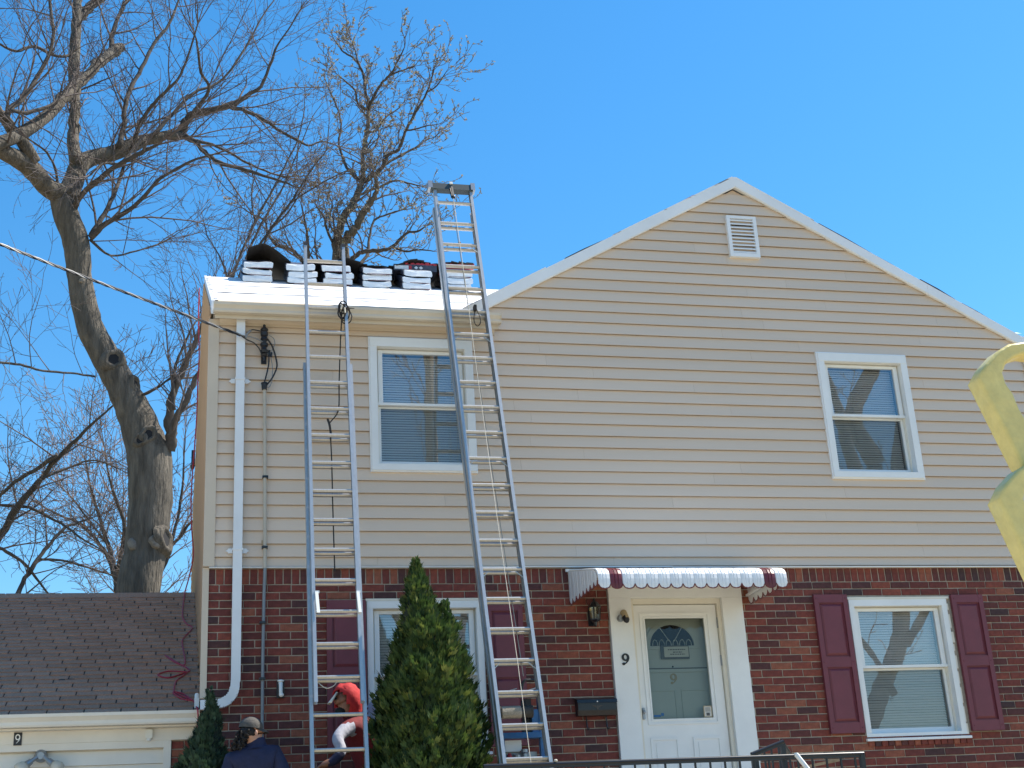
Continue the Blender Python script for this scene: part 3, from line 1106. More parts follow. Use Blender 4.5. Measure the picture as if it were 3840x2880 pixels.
for xa in (4.275, 4.690):
    m = MB()
    a, b, c, d = xa, xa + 0.275, 2.22, 2.850
    for q in ((a, a + 0.022, c, d), (b - 0.022, b, c, d), (a + 0.022, b - 0.022, d - 0.022, d), (a + 0.022, b - 0.022, c, c + 0.022)):
        m.box(q[0], q[1], 0.036, 0.046, q[2], q[3])
    m.box(a + 0.05, b - 0.05, 0.039, 0.046, c + 0.05, d - 0.05)
    m.build('panel', M_white, storm)
m = MB()
m.box(4.214, 4.236, 0.020, 0.046, 3.020, 3.125)
m.ball((4.225, 0.008, 3.085), (0.014, 0.018, 0.020), 8, 6)
m.build('latch', M_steel, storm)
for z in (3.86, 3.50, 2.30):
    MB().bar((5.047, 0.035, z), (5.047, 0.035, z + 0.10), 0.010, 0.014).build('hinge', M_steel, storm)
m = MB().box(gx1 - 0.088, gx1 - 0.004, 0.0545, 0.0565, gz0 + 0.006, gz0 + 0.112)
st_ = m.build('sticker', M_tan, storm)
m = MB().box(gx1 - 0.080, gx1 - 0.012, 0.0530, 0.0543, gz0 + 0.014, gz0 + 0.104)
m.build('sticker_face', M_paper, storm)
m = MB()
m.box(gx1 - 0.064, gx1 - 0.03, 0.0518, 0.0528, gz0 + 0.02, gz0 + 0.048)
for k in range(4):
    m.box(gx1 - 0.072, gx1 - 0.022, 0.0518, 0.0528, gz0 + 0.060 + k * 0.010, gz0 + 0.064 + k * 0.010)
m.build('sticker_print', M_ink, storm)
m = MB().box(gx0 + 0.012, gx0 + 0.08, 0.0545, 0.0565, gz0 + 0.022, gz0 + 0.040)
m.box(gx0 + 0.085, gx0 + 0.112, 0.0545, 0.0565, gz0 + 0.030, gz0 + 0.056)
m.build('small_decal', M_blue, storm)
# inner front door with fanlight and a framed paper sign
YD = 0.15
m = MB()
for a, b, c, d in rects(4.24, 5.02, 2.07, 4.07, []):
    m.box(a, b, YD, YD + 0.04, c, d)
fd = m.build('front_door', M_innerdoor, house)
fan = MB()
cx, cz, ro, ri = 4.607, 3.712, 0.272, 0.222
N = 20
for k in range(N):
    a, b = math.pi * k / N, math.pi * (k + 1) / N
    fan.prism([(cx + r_ * math.cos(t), cz + 0.9 * r_ * math.sin(t)) for r_, t in ((ro, a), (ro, b), (ri, b), (ri, a))], 'y', YD - 0.014, YD)
fan.box(cx - ro, cx + ro, YD - 0.012, YD, cz - 0.03, cz)
fan.build('fanlight_frame', M_innerdoor, fd)
fan = MB()
fan.prism([(cx + ri * math.cos(math.pi * k / N), cz + 0.9 * ri * math.sin(math.pi * k / N)) for k in range(N + 1)], 'y', YD - 0.004, YD - 0.001)
fan.build('fanlight_pane', M_dark, fd)
fan = MB()
for k in (1, 2):
    t = math.pi * k / 3
    fan.bar((cx + 0.05 * math.cos(t), YD - 0.008, cz + 0.05 * math.sin(t)), (cx + ri * math.cos(t), YD - 0.008, cz + 0.9 * ri * math.sin(t)), 0.006, 0.006, up=(0, 1, 0))
for k in range(6):
    fan.tube([(cx - 0.17 + k * 0.068 + 0.026 * math.cos(t / 8 * math.pi), YD - 0.008, cz + 0.004 + 0.055 * math.sin(t / 8 * math.pi)) for t in range(9)], 0.004, 4)
fan.build('fanlight_leading', M_innerdoor, fd)
m = MB().box(4.482, 4.764, YD - 0.030, YD - 0.016, 3.585, 3.712)
m.build('sign_frame', M_ink, fd)
MB().box(4.512, 4.756, YD - 0.034, YD - 0.0305, 3.602, 3.700).build('paper_sign', M_paper, fd)
m = MB()
for zz, xa, xb in ((3.672, 4.55, 4.73), (3.648, 4.60, 4.69), (3.628, 4.57, 4.72)):
    x = xa
    while x < xb:
        w_ = rg.uniform(0.008, 0.022)
        m.box(x, min(x + w_, xb), YD - 0.0358, YD - 0.0342, zz - 0.005, zz + 0.005)
        x += w_ + 0.006
m.build('sign_print', M_ink, fd)
MB().box(4.245, 5.015, YD - 0.018, YD, 3.462, 3.492).build('door_rail', M_innerdoor, fd)
MB().box(4.245, 5.015, YD - 0.0195, YD - 0.0005, 3.494, 3.502).build('painted_shadow_line', M_ink, fd)  # raised ink-dark strip painted as a shadow line above the rail
nine(4.558, 4.626, 3.350, 3.452, YD - 0.002, 0.006).build('door_number', M_tan, fd)
MB().ball((4.595, YD - 0.004, 3.516), 0.009, 8, 5).build('peephole', M_number, fd)
m = MB()
for xa in (4.33, 4.655):
    for q in ((xa, xa + 0.012, 2.5, 3.30), (xa + 0.26, xa + 0.272, 2.5, 3.30), (xa + 0.012, xa + 0.26, 3.288, 3.30)):
        m.box(q[0], q[1], YD - 0.010, YD, q[2], q[3])
m.build('door_panel_moulding', M_innerdoor, fd)
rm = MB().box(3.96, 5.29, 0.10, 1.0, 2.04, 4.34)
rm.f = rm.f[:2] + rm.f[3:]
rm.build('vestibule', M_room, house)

# porch: landing, stoop
tag(MB().box(2.46, 5.75, -1.98, -0.02, 1.0, 1.66).build('porch_landing', M_concrete), kind='structure')
tag(MB().box(3.85, 5.40, -0.95, -0.02, 1.66, 2.04).build('porch_step', M_concrete), kind='structure')

# ------------------------------------------------------------------ garage
garage = thing('attached_garage', (-1.6, 3.0, 1.5), 'low attached garage with brown shingle roof, left of the house', 'garage')
GRS = 0.468
GW = 0.25
grz = lambda y: 3.15 + GRS * (y if y < 4.1 else 8.2 - y)
GXL = -3.9


def gxr(y):
    return xl(y) - 0.012


EXPO = 0.128
slope_len = math.hypot(1, GRS)
rq = random.Random(8)
m = MB()
for ya, yb in ((0.14, 4.1), (4.1, 8.1)):
    m.poly([(GXL, ya, grz(ya) - 0.004), (gxr(ya), ya, grz(ya) - 0.004), (gxr(yb), yb, grz(yb) - 0.004), (GXL, yb, grz(yb) - 0.004)])
m.build('roof', M_felt, garage)
nrm = Vector((0, -GRS, 1)).normalized()
ups = Vector((0, 1, GRS)).normalized()
TW = 0.305
tab_me = {}


def tab_mesh(w, key):
    if key in tab_me:
        return tab_me[key]
    t = 0.0105
    h = EXPO + 0.02
    r = random.Random(hash(key) & 255)
    lift = r.uniform(0, 0.003)
    a = []
    for (u, n_) in ((0, t + lift), (h, 0.002), (0, -0.001), (h, -0.003)):
        for x in (0, w):
            a.append(Vector((x, 0, 0)) + ups * (u + (r.uniform(-0.002, 0.002) if u == 0 else 0)) + nrm * n_)
    me = bpy.data.meshes.new('shingle')
    me.from_pydata([tuple(v) for v in a], [], [(0, 1, 3, 2), (0, 4, 5, 1), (0, 2, 6, 4), (1, 5, 7, 3)])
    me.materials.append(M_shgl)
    tab_me[key] = me
    return me


rows = int((4.1 - 0.13) * slope_len / EXPO)
tabs = []
for r_ in range(rows + 1):
    d = r_ * EXPO
    y = 0.128 + d / slope_len
    off = (r_ * 0.1270) % TW
    x = GXL + 0.1 - TW + off
    while x < gxr(y):
        a, b = max(x, GXL), min(x + TW - 0.012, gxr(y) - 0.002)
        if b - a > 0.02:
            tabs.append((a, b, y, r_))
        x += TW


def tab_rank(t):
    px, py, d = proj(((t[0] + t[1]) / 2, t[2], grz(t[2])))
    return (0 if -0.02 < px else 1, d)


tabs.sort(key=tab_rank)
mass = MB()
for i, (a, b, y, r_) in enumerate(tabs):
    w = round((b - a) / 0.01) * 0.01 if b - a < 0.28 else 0.293
    w = min(w, b - a + 0.004)
    if i < 300:
        inst('shingle', tab_mesh(w, (round(w, 3), rq.randrange(5))), garage, (a, y, grz(y)))
    else:
        me = tab_mesh(w, (round(w, 3), rq.randrange(5)))
        i0 = len(mass.v)
        mass.v += [(v.co.x + a, v.co.y + y, v.co.z + grz(y)) for v in me.vertices]
        mass.f += [tuple(i0 + k for k in p.vertices) for p in me.polygons]
mass.build('shingle_rows', M_shgl2, garage, stuff=True)
m = MB()
for (xa, xb, yb) in ((-1.05, -0.985, 1.02), (-0.98, -0.90, 1.04)):
    m.poly([(xa, yb, grz(yb) + 0.010), (xb, yb + 0.004, grz(yb) + 0.010), (xb - 0.01, yb + 0.03, grz(yb + 0.03) + 0.010), (xa + 0.01, yb + 0.028, grz(yb + 0.028) + 0.010)])
m.build('torn_patch', M_felt, garage)
m = MB()
m.prism([(3.98, grz(3.98) + 0.008), (4.1, grz(4.1) + 0.020), (4.22, grz(4.22) + 0.008)], 'x', GXL, gxr(4.1))
m.build('ridge_cap', M_shgl, garage)
# roof edge flashing along the house wall
m = MB()
for k in range(9):
    a, b = 0.14 + k * 0.44, 0.14 + (k + 1) * 0.44
    m.poly([(gxr(a) + 0.004, a, grz(a) - 0.01), (gxr(a) + 0.004, a, grz(a) + 0.045 + 0.01 * (k % 2)), (gxr(b) + 0.004, b, grz(b) + 0.045), (gxr(b) + 0.004, b, grz(b) - 0.01)])
m.build('step_flashing', M_gwhite, garage)
# gutter, soffit, frieze, front
prof = [(0.125, 3.215), (0.125, 3.105), (0.048, 3.105), (0.040, 3.120), (0.040, 3.145), (0.018, 3.170), (0.006, 3.180), (0.002, 3.206), (0.010, 3.206), (0.014, 3.188), (0.10, 3.13)]
gg = MB().prism(prof, 'x', GXL, 0.205).build('gutter', M_gwhite, garage)
MB().prism([(0.128, 3.218), (-0.002, 3.209), (0.004, 3.175), (0.036, 3.14), (0.044, 3.10), (0.128, 3.10)], 'x', 0.205, 0.210).build('end_cap', M_gwhite, gg)
m = MB()
m.box(GXL, 0.195, 0.127, GW + 0.05, 3.088, 3.103)
m.box(GXL, 0.175, GW - 0.028, GW + 0.02, 2.985, 3.0875)
m.build('frieze_board', M_gwhite, garage)
m = MB()
m.box(-0.085, -0.022, GW - 0.022, GW + 0.06, 1.4, 2.9845)
m.box(-3.30, -0.0855, GW - 0.022, GW + 0.06, 2.925, 2.9845)
m.box(-3.36, -3.30, GW - 0.022, GW + 0.06, 1.4, 2.9845)
m.build('door_trim', M_gwhite, garage)
gd = MB().box(-3.30, -0.085, GW + 0.045, GW + 0.07, 1.4, 2.925).build('garage_door', M_gwhite, garage)
for k in range(13):
    z = 2.915 - (k + 1) * 0.118
    MB().prism([(GW + 0.012, z), (GW + 0.030, z + 0.116), (GW + 0.046, z + 0.116), (GW + 0.046, z)], 'x', -3.30, -0.0853).build('door_slat', M_gwhite, gd)
MB().poly([(-0.03, GW + 0.018, 1.4), (0.24, GW + 0.018, 1.4), (0.24, GW + 0.018, 3.0), (-0.03, GW + 0.018, 3.0)]).build('garage_wall', M_mortar, garage)
m = MB()
m.poly([(GXL, GW + 0.018, 1.4), (GXL, GW + 0.018, 3.1), (GXL, 4.1, 5.05), (GXL, 7.9, 3.2), (GXL, 7.9, 1.4)])
m.poly([(GXL, 7.9, 1.4), (GXL, 7.9, 3.2), (0.2, 7.9, 3.2), (0.2, 7.9, 1.4)])
m.build('garage_wall', M_mortar, garage)
gb = {}
z = 2.975
row = 0
while z > 1.5:
    x = -0.018 - (0 if row % 2 else 0.10)
    while x < 0.22:
        a, b = max(x, -0.016), min(x + 0.2023, 0.222)
        if b - a > 0.02:
            w = round(b - a, 2)
            if w not in gb:
                gb[w] = brick_mesh('brick', w, 0.0612, 0.012, M_brick, 30 + len(gb))
            inst('brick', gb[w], garage, ((a + b) / 2, GW + rb.uniform(0.002, 0.006), z - 0.031))
        x += PITCH
    row += 1
    z -= CH
# number plaque on the frieze
m = MB().box(-1.315, -1.250, GW - 0.036, GW - 0.0285, 2.976, 3.082)
pl = tag(m.build('number_plaque', M_blackp, None, loc=(-1.28, GW, 3.03)), 'small black plaque with a white 9 above the garage door', 'sign')
p9 = nine(-1.303, -1.263, 2.990, 3.068, GW - 0.0362, 0.004, serif=False)
p9.build('digit', M_white, pl)
# floodlight with two bulbs
fl = thing('floodlight', (-1.09, GW, 2.90), 'twin bulb floodlight on the garage front under the plaque', 'light')
MB().lathe((-1.09, GW + 0.01, 2.885), [(0, 0.055), (0.03, 0.055), (0.045, 0.045), (0.06, 0.03)], 14, axis=(0, -1, 0)).build('base', M_steel, fl)
for sx in (-1, 1):
    d = Vector((sx * 0.75, -0.35, -0.62)).normalized()
    c = Vector((-1.09 + sx * 0.03, GW - 0.05, 2.872))
    MB().lathe(c, [(0, 0.018), (0.05, 0.018), (0.055, 0.026), (0.10, 0.030)], 12, axis=d).build('socket', M_steel, fl)
    MB().lathe(c, [(0.10, 0.028), (0.125, 0.048), (0.16, 0.058), (0.185, 0.054), (0.20, 0.030), (0.203, 0.001)], 14, axis=d).build('bulb', M_lens, fl, smooth=True)
m = MB()
m.prism([(-0.235, 2.998), (-0.185, 2.998), (-0.180, 3.012), (-0.180, 3.066), (-0.190, 3.074), (-0.230, 3.074), (-0.240, 3.066), (-0.240, 3.012)], 'y', GW - 0.075, GW - 0.0285)
se = m.build('motion_sensor', M_cream, None, loc=(-0.21, GW, 3.03))
tag(se, 'small white sensor box on the garage frieze board', 'sensor')
MB().lathe((-0.21, GW - 0.05, 3.0), [(0, 0.022), (0.016, 0.020), (0.024, 0.008)], 10, axis=(0, -0.3, -1)).build('lens', M_white, se)

# red hose over the house side and the garage roof
h = MB()
P1 = [(0.150, 4.05, 9.0), (0.150, 4.25, 8.66), (0.172, 4.3, 8.196), (0.164, 4.3, 7.824), (0.162, 4.3, 7.38), (0.150, 4.3, 7.07), (0.130, 4.3, 6.668), (0.121, 4.3, 6.204), (0.142, 4.3, 5.861), (0.165, 4.25, 5.575), (0.120, 4.2, 5.30),
      (0.079, 4.116, 5.11), (0.060, 3.605, 4.85), (0.056, 3.104, 4.615), (0.100, 2.816, 4.48), (0.157, 2.653, 4.405), (0.059, 2.238, 4.211), (0.066, 1.905, 4.055), (0.085, 1.510, 3.870), (0.057, 1.398, 3.815), (-0.107, 1.714, 3.965), (-0.02, 1.50, 3.865),
      (0.091, 1.321, 3.781), (0.119, 1.173, 3.715), (-0.065, 1.203, 3.728), (-0.162, 1.101, 3.680), (-0.073, 1.007, 3.636), (0.025, 1.072, 3.670), (0.110, 1.150, 3.71), (0.02, 0.95, 3.61), (-0.001, 0.864, 3.567), (-0.009, 0.629, 3.457), (0.05, 0.50, 3.40), (0.155, 0.36, 3.335), (0.06, 0.42, 3.36), (-0.02, 0.58, 3.44), (0.06, 0.55, 3.425), (0.165, 0.33, 3.32),
      (0.185, 0.12, 3.235), (0.190, -0.02, 3.215), (0.197, -0.06, 3.12), (0.186, -0.08, 3.04), (0.170, -0.10, 2.95), (0.160, -0.12, 2.80), (0.17, -0.3, 2.4), (0.16, -0.6, 1.52)]
h.tube(smooth_path(P1, 4), 0.0075, 6)
tag(h.build('red_hose', M_hose, None, smooth=True, loc=(0.1, 2.0, 4.2)), 'thin red air hose looping down the garage roof', 'hose')
bx_ = MB().box(0.165, 0.205, 0.17, 0.23, 3.245, 3.33)
bx_.lathe((0.185, 0.20, 3.33), [(0, 0.02), (0.03, 0.02), (0.045, 0.012)], 10)
tag(bx_.build('pipe_cap', M_white, None, loc=(0.185, 0.2, 3.25)), 'small white capped fitting at the garage gutter corner', 'fitting')

# ------------------------------------------------------------------ awning over the door
AWX0, AWX1, AWD = 3.585, 5.378, 0.92
aw = thing('metal_awning', (4.48, -0.05, 4.40), 'white scalloped metal awning with two maroon stripes over the front door', 'awning')
NS = 16
PW = (AWX1 - AWX0) / NS
prof_yz = [(-0.006, 4.412), (-0.30, 4.350), (-0.60, 4.286), (-0.80, 4.243), (-0.855, 4.228), (-0.892, 4.206), (-0.914, 4.172), (-0.922, 4.130), (-0.924, 4.085)]
for k in range(NS):
    xa = AWX0 + k * PW
    m = MB()
    us = [0.0, 0.05, 0.30, 0.36, 0.42, 0.58, 0.64, 0.70, 0.95, 1.0]
    rise = [0.0, 0.007, 0.010, 0.004, 0.010, 0.010, 0.004, 0.010, 0.007, 0.0]
    i0 = len(m.v)
    for (u, r_) in zip(us, rise):
        for j, (y, z) in enumerate(prof_yz):
            a = prof_yz[max(j - 1, 0)]
            b = prof_yz[min(j + 1, len(prof_yz) - 1)]
            d = Vector((0, b[0] - a[0], b[1] - a[1])).normalized()
            n_ = Vector((0, d.z, -d.y))
            if n_.z < 0 and j < 5:
                n_ = -n_
            if j >= 5 and n_.y > 0:
                n_ = -n_
            m.v.append((xa + u * PW, y + n_.y * r_, z + n_.z * r_))
        s_ = math.sqrt(max(0, 1 - (2 * u - 1) ** 2))
        m.v.append((xa + u * PW, -0.925 - r_ * 0.6, 4.083 - 0.040 * s_))
    nr = len(prof_yz) + 1
    for c in range(len(us) - 1):
        for j in range(nr - 1):
            a = i0 + c * nr + j
            m.f.append((a, a + 1, a + nr + 1, a + nr))
    o = m.build('awning_slat', M_maroon_trim if k in (1, 14) else M_aw_white, aw, smooth=False)
    if k in (1, 14):
        o['label'] = 'maroon awning slat'
tr = MB()
P = []
for k in range(NS):
    for j in range(9):
        u = j / 8
        s_ = math.sqrt(max(0, 1 - (2 * u - 1) ** 2))
        P.append((AWX0 + (k + u) * PW, -0.927, 4.083 - 0.040 * s_))
tr.tube(P, 0.0065, 5)
tr.build('edge_trim', M_maroon_trim, aw)
for sx, xs in ((-1, AWX0), (1, AWX1)):
    n_ = 8
    w = AWD / n_
    for k in range(n_):
        ya, yb = -0.004 - k * w, -0.004 - (k + 1) * w
        ym = (ya + yb) / 2
        zt = lambda y: 4.412 + (y + 0.006) * 0.213 - 0.006
        m = MB()
        zb = 4.085
        if k == n_ - 1:
            yb = -0.905
        x_ = xs + sx * (0.004 + 0.003 * (k % 2))
        m.prism([(ya, zt(ya)), (yb, zt(yb) - (0.03 if k == n_ - 1 else 0)), (yb, zb + 0.035), (ym - w * 0.25, zb + 0.006), (ym, zb - 0.010), (ym + w * 0.25, zb + 0.006), (ya, zb + 0.035)], 'x', x_ - 0.0012, x_ + 0.0012)
        m.prism([(ym - 0.008, zt(ym) - 0.01), (ym + 0.008, zt(ym) - 0.01), (ym + 0.008, zb + 0.02), (ym - 0.008, zb + 0.02)], 'x', x_ + sx * 0.0013 - 0.003, x_ + sx * 0.0013 + 0.003)
        m.build('side_strip', M_aw_white, aw)
    tr = MB()
    P = []
    for k in range(n_):
        for j in range(7):
            u = j / 6
            s_ = math.sqrt(max(0, 1 - (2 * u - 1) ** 2))
            P.append((xs + sx * 0.006, -0.004 - (k + u) * w, 4.120 - 0.045 * s_))
    tr.tube(P, 0.006, 5)
    tr.build('edge_trim', M_maroon_trim, aw)
m = MB()
m.box(AWX0 - 0.03, AWX1 + 0.03, -0.02, 0.0, 4.398, 4.425)
for y, z in ((-0.45, 4.29), (-0.86, 4.19)):
    m.box(AWX0 + 0.01, AWX1 - 0.01, y - 0.012, y + 0.012, z - 0.012, z + 0.012)
for xs in (AWX0 + 0.02, AWX1 - 0.02):
    m.bar((xs, -0.02, 4.16), (xs, -0.88, 4.18), 0.02, 0.02)
m.build('frame', M_aw_white, aw)

# ------------------------------------------------------------------ things fixed to the wall
ln = thing('wall_lantern', (3.78, 0.0, 3.96), 'black carriage lantern on the bricks left of the front door', 'lantern')
c = (3.782, -0.115, 3.90)
m = MB()
m.lathe(c, [(-0.045, 0.006), (-0.03, 0.014), (0.0, 0.018), (0.012, 0.040), (0.018, 0.052), (0.026, 0.052)], 6)
m.lathe(c, [(0.135, 0.062), (0.142, 0.066), (0.165, 0.046), (0.185, 0.030), (0.20, 0.012), (0.215, 0.012), (0.225, 0.002)], 6)
for k in range(6):
    t = math.pi / 3 * k
    m.bar((c[0] + 0.046 * math.cos(t), c[1] + 0.046 * math.sin(t), c[2] + 0.024), (c[0] + 0.058 * math.cos(t), c[1] + 0.058 * math.sin(t), c[2] + 0.137), 0.008, 0.008)
m.build('cage', M_black, ln)
m = MB().box(3.745, 3.820, -0.018, -0.002, 3.88, 4.03)
m.tube([(3.782, -0.01, 3.93), (3.782, -0.05, 3.88), (3.782, -0.10, 3.868)], 0.008, 6)
m.build('back_plate', M_black, ln)
MB().lathe(c, [(0.026, 0.040), (0.134, 0.051)], 6).build('glass', glass('lantern_glass', 0.05, (0.5, 0.48, 0.36)), ln)
MB().lathe(c, [(0.03, 0.010), (0.08, 0.012), (0.10, 0.002)], 8).build('bulb', M_lens, ln)

sc_ = thing('security_camera', (4.07, -0.036, 3.95), 'small grey and tan security camera on the white door pilaster', 'camera')
MB().lathe((4.050, -0.036, 3.945), [(0, 0.034), (0.03, 0.034), (0.045, 0.026)], 12, axis=(0, -1, 0)).build('mount', M_steel, sc_)
m = MB()
m.lathe((4.078, -0.060, 4.000), [(-0.09, 0.020), (-0.085, 0.030), (0.0, 0.032), (0.012, 0.024)], 12, axis=(-0.12, 0.5, 0.86))
m.build('body', M_tan, sc_, smooth=False)
MB().lathe((4.087, -0.103, 3.925), [(-0.03, 0.018), (-0.012, 0.029), (0.03, 0.031)], 12, axis=(-0.12, 0.5, 0.86)).build('lens_hood', M_blackp, sc_)

mb = thing('mailbox', (3.74, 0.0, 3.06), 'black metal wall mailbox with an eagle emblem beside the door', 'mailbox')
m = MB()
m.prism([(-0.006, 3.055), (-0.090, 3.055), (-0.108, 3.10), (-0.108, 3.185), (-0.006, 3.205)], 'x', 3.560, 3.925)
m.build('box', M_black, mb)
m = MB()
m.prism([(-0.004, 3.225), (-0.004, 3.207), (-0.110, 3.187), (-0.114, 3.165), (-0.118, 3.165), (-0.114, 3.196)], 'x', 3.552, 3.932)
m.build('lid', M_black, mb)
m = MB()
E_ = [(0, 0.030), (0.008, 0.022), (0.030, 0.030), (0.060, 0.026), (0.036, 0.016), (0.020, 0.004), (0.010, 0.0), (0.010, -0.014), (0.0, -0.022)]
E_ = E_ + [(-x, z) for x, z in reversed(E_[1:-1])]
m.prism([(3.742 + x, 3.120 + z * 0.8) for x, z in E_], 'y', -0.111, -0.1072)
m.build('emblem', M_cap, mb)
MB().ball((3.742, -0.116, 3.176), 0.007, 8, 5).build('keyhole', M_white, mb)
m = MB()
for xs in (3.655, 3.845):
    m.tube([(xs, -0.02, 3.06), (xs, -0.024, 2.98), (xs, -0.030, 2.945), (xs + 0.004, -0.055, 2.932), (xs + 0.008, -0.062, 2.950)], 0.006, 6)
m.build('paper_hook', M_black, mb)

hb = thing('outdoor_tap', (0.90, 0.0, 3.45), 'white hose tap with black block for its shadow on the bricks left of the ladder', 'tap')
HBX, HBZ = 0.893, 3.36
MB().box(HBX - 0.032, HBX + 0.034, -0.030, -0.002, HBZ - 0.075, HBZ + 0.075).build('block', M_blackp, hb)  # solid black box stands in for the shadow behind the tap
m = MB()
m.tube([(HBX - 0.006, -0.034, HBZ + 0.055), (HBX, -0.06, HBZ + 0.05), (HBX, -0.062, HBZ - 0.03), (HBX + 0.004, -0.055, HBZ - 0.05)], [0.016, 0.018, 0.016, 0.020], 8)
m.ball((HBX, -0.062, HBZ + 0.068), (0.030, 0.022, 0.012), 10, 6)
m.ball((HBX + 0.006, -0.058, HBZ - 0.052), (0.022, 0.022, 0.020), 10, 6)
m.build('valve', M_white, hb, smooth=True)

# electric service: insulator rack, drop wires, conduit
ir = thing('insulator_rack', (0.725, -0.02, 6.6), 'black spool insulator rack on the siding where the overhead cable lands', 'insulator')
ci = (0.725, -0.085, 6.40)
m = MB()
m.lathe(ci, [(0.015, 0.012), (0.05, 0.013), (0.06, 0.028), (0.075, 0.034), (0.085, 0.020), (0.09, 0.034), (0.115, 0.040), (0.128, 0.026), (0.150, 0.022), (0.160, 0.036), (0.185, 0.038), (0.200, 0.022), (0.215, 0.024), (0.225, 0.037), (0.245, 0.032), (0.258, 0.020), (0.268, 0.034), (0.300, 0.037), (0.310, 0.026), (0.325, 0.037), (0.340, 0.034), (0.352, 0.016), (0.362, 0.012), (0.375, 0.014), (0.385, 0.004)], 12)
m.build('spool', M_blackp, ir, smooth=False)
m = MB().box(0.700, 0.750, -0.042, -0.026, 6.40, 6.76)
for z in (6.46, 6.56, 6.66, 6.74):
    m.box(0.712, 0.738, -0.085, -0.040, z - 0.006, z + 0.006)
m.build('bracket', M_blackp, ir)
cab = MB()
A, B = Vector((0.500, -0.150, 6.640)), Vector((-14.0, -13.9, 7.6))
N = 300
core = []
for k in range(N + 1):
    t = (k / N) ** 1.5
    p = A.lerp(B, t)
    p.z -= 1.64 * t * (1 - t)
    core.append(p)
for j in range(3):
    pts = []
    acc = 0.0
    for k, p in enumerate(core):
        if k:
            acc += (p - core[k - 1]).length
        a = acc / 0.16 * 2 * math.pi * 0.5 + j * 2.094
        pts.append(p + Vector((0.25 * math.cos(a), -0.3 * math.cos(a), math.sin(a))) * 0.0085)
    cab.tube(pts, 0.0068, 5)
    if j == 0:
        cb = cab.build('service_cable', M_cable_w, None, loc=A)
        tag(cb, 'twisted overhead service cable crossing in front of the big trunk', 'cable')
        cab = MB()
cab.build('black_strand', M_blackp, cb)
wi = MB()
wi.tube(smooth_path([A, (0.53, -0.14, 6.625), (0.57, -0.13, 6.66), (0.60, -0.12, 6.705), (0.63, -0.11, 6.715), (0.70, -0.10, 6.705)]), 0.006, 6)
wi.tube(smooth_path([A, (0.56, -0.14, 6.60), (0.63, -0.12, 6.575), (0.68, -0.11, 6.52), (0.70, -0.10, 6.47)]), 0.006, 6)
wi.tube(smooth_path([(0.755, -0.10, 6.63), (0.80, -0.09, 6.56), (0.835, -0.08, 6.45), (0.845, -0.08, 6.36), (0.81, -0.08, 6.26), (0.752, -0.08, 6.17)]), 0.008, 6)
wi.tube(smooth_path([(0.770, -0.09, 6.51), (0.768, -0.08, 6.38), (0.745, -0.08, 6.26), (0.725, -0.08, 6.17)]), 0.008, 6)
wi.tube([(0.775, -0.085, 6.52), (0.772, -0.085, 6.46)], 0.012, 6)
wi.tube([(0.795, -0.085, 6.50), (0.790, -0.085, 6.455)], 0.010, 6)
wi.build('drop_wire', M_blackp, ir)
wi = MB()
wi.tube(smooth_path([A, (0.55, -0.14, 6.635), (0.61, -0.13, 6.63), (0.66, -0.12, 6.615), (0.71, -0.10, 6.60)]), 0.0065, 6)
wi.tube(smooth_path([(0.548, -0.14, 6.62), (0.565, -0.142, 6.66), (0.595, -0.13, 6.70)]), 0.010, 6)
wi.tube(smooth_path([(0.765, -0.10, 6.67), (0.81, -0.09, 6.645), (0.825, -0.08, 6.59), (0.80, -0.08, 6.53), (0.79, -0.08, 6.45), (0.803, -0.08, 6.36), (0.80, -0.08, 6.22), (0.775, -0.08, 6.155), (0.745, -0.08, 6.15)]), 0.004, 5)
wi.build('bare_wire', M_cable_w, ir)
cd = thing('conduit_pipe', (0.74, -0.04, 4.5), 'thin vertical conduit running down the wall beside the downspout', 'pipe')
m = MB()
m.lathe((0.730, -0.075, 6.13), [(-0.005, 0.024), (0.03, 0.027), (0.05, 0.028), (0.055, 0.034), (0.065, 0.030), (0.07, 0.012)], 10)
m.build('weather_head', M_blackp, cd)
MB().tube([(0.732, -0.070, 6.13), (0.737, -0.060, 5.8), (0.750, -0.055, 4.43)], 0.016, 10).build('upper_pipe', M_conduit, cd)
MB().tube([(0.750, -0.055, 4.43), (0.744, -0.045, 4.2), (0.738, -0.038, 3.6), (0.737, -0.036, 1.6)], 0.0155, 10).build('lower_pipe', M_conduit_b, cd)
for z in (5.28, 4.62, 3.94, 3.45, 2.7):
    x = 0.737 + (0.013 if 4.0 < z < 5.5 else 0.0)
    MB().box(x - 0.030, x + 0.022, -0.080, -0.030, z - 0.010, z + 0.010).build('strap', M_black, cd)
MB().box(0.718, 0.730, -0.045, -0.028, 4.65, 4.69).build('tag', M_wood, cd)

# dark lamp box at the far end of the side wall
tag(MB().box(0.115, 0.16, 5.0, 5.12, 6.95, 7.14).lathe((0.13, 5.06, 6.95), [(-0.05, 0.02), (0, 0.035)], 8).build('side_lamp', M_black, None, loc=(0.14, 5.0, 7.0)), 'small dark lamp box on the far side wall by the trunk', 'lamp')

# ------------------------------------------------------------------ ladders
TAN = math.tan(math.radians(14))


def lpt(x, z, off=0.0):
    """a point on the ladder plane; off pushes it out towards the viewer"""
    return Vector((x, -0.26 - (6.97 - z) * TAN - off * 0.97, z + off * 0.24))


LU = Vector((0, TAN, 1)).normalized()
LN = Vector((0, -1, TAN)).normalized()


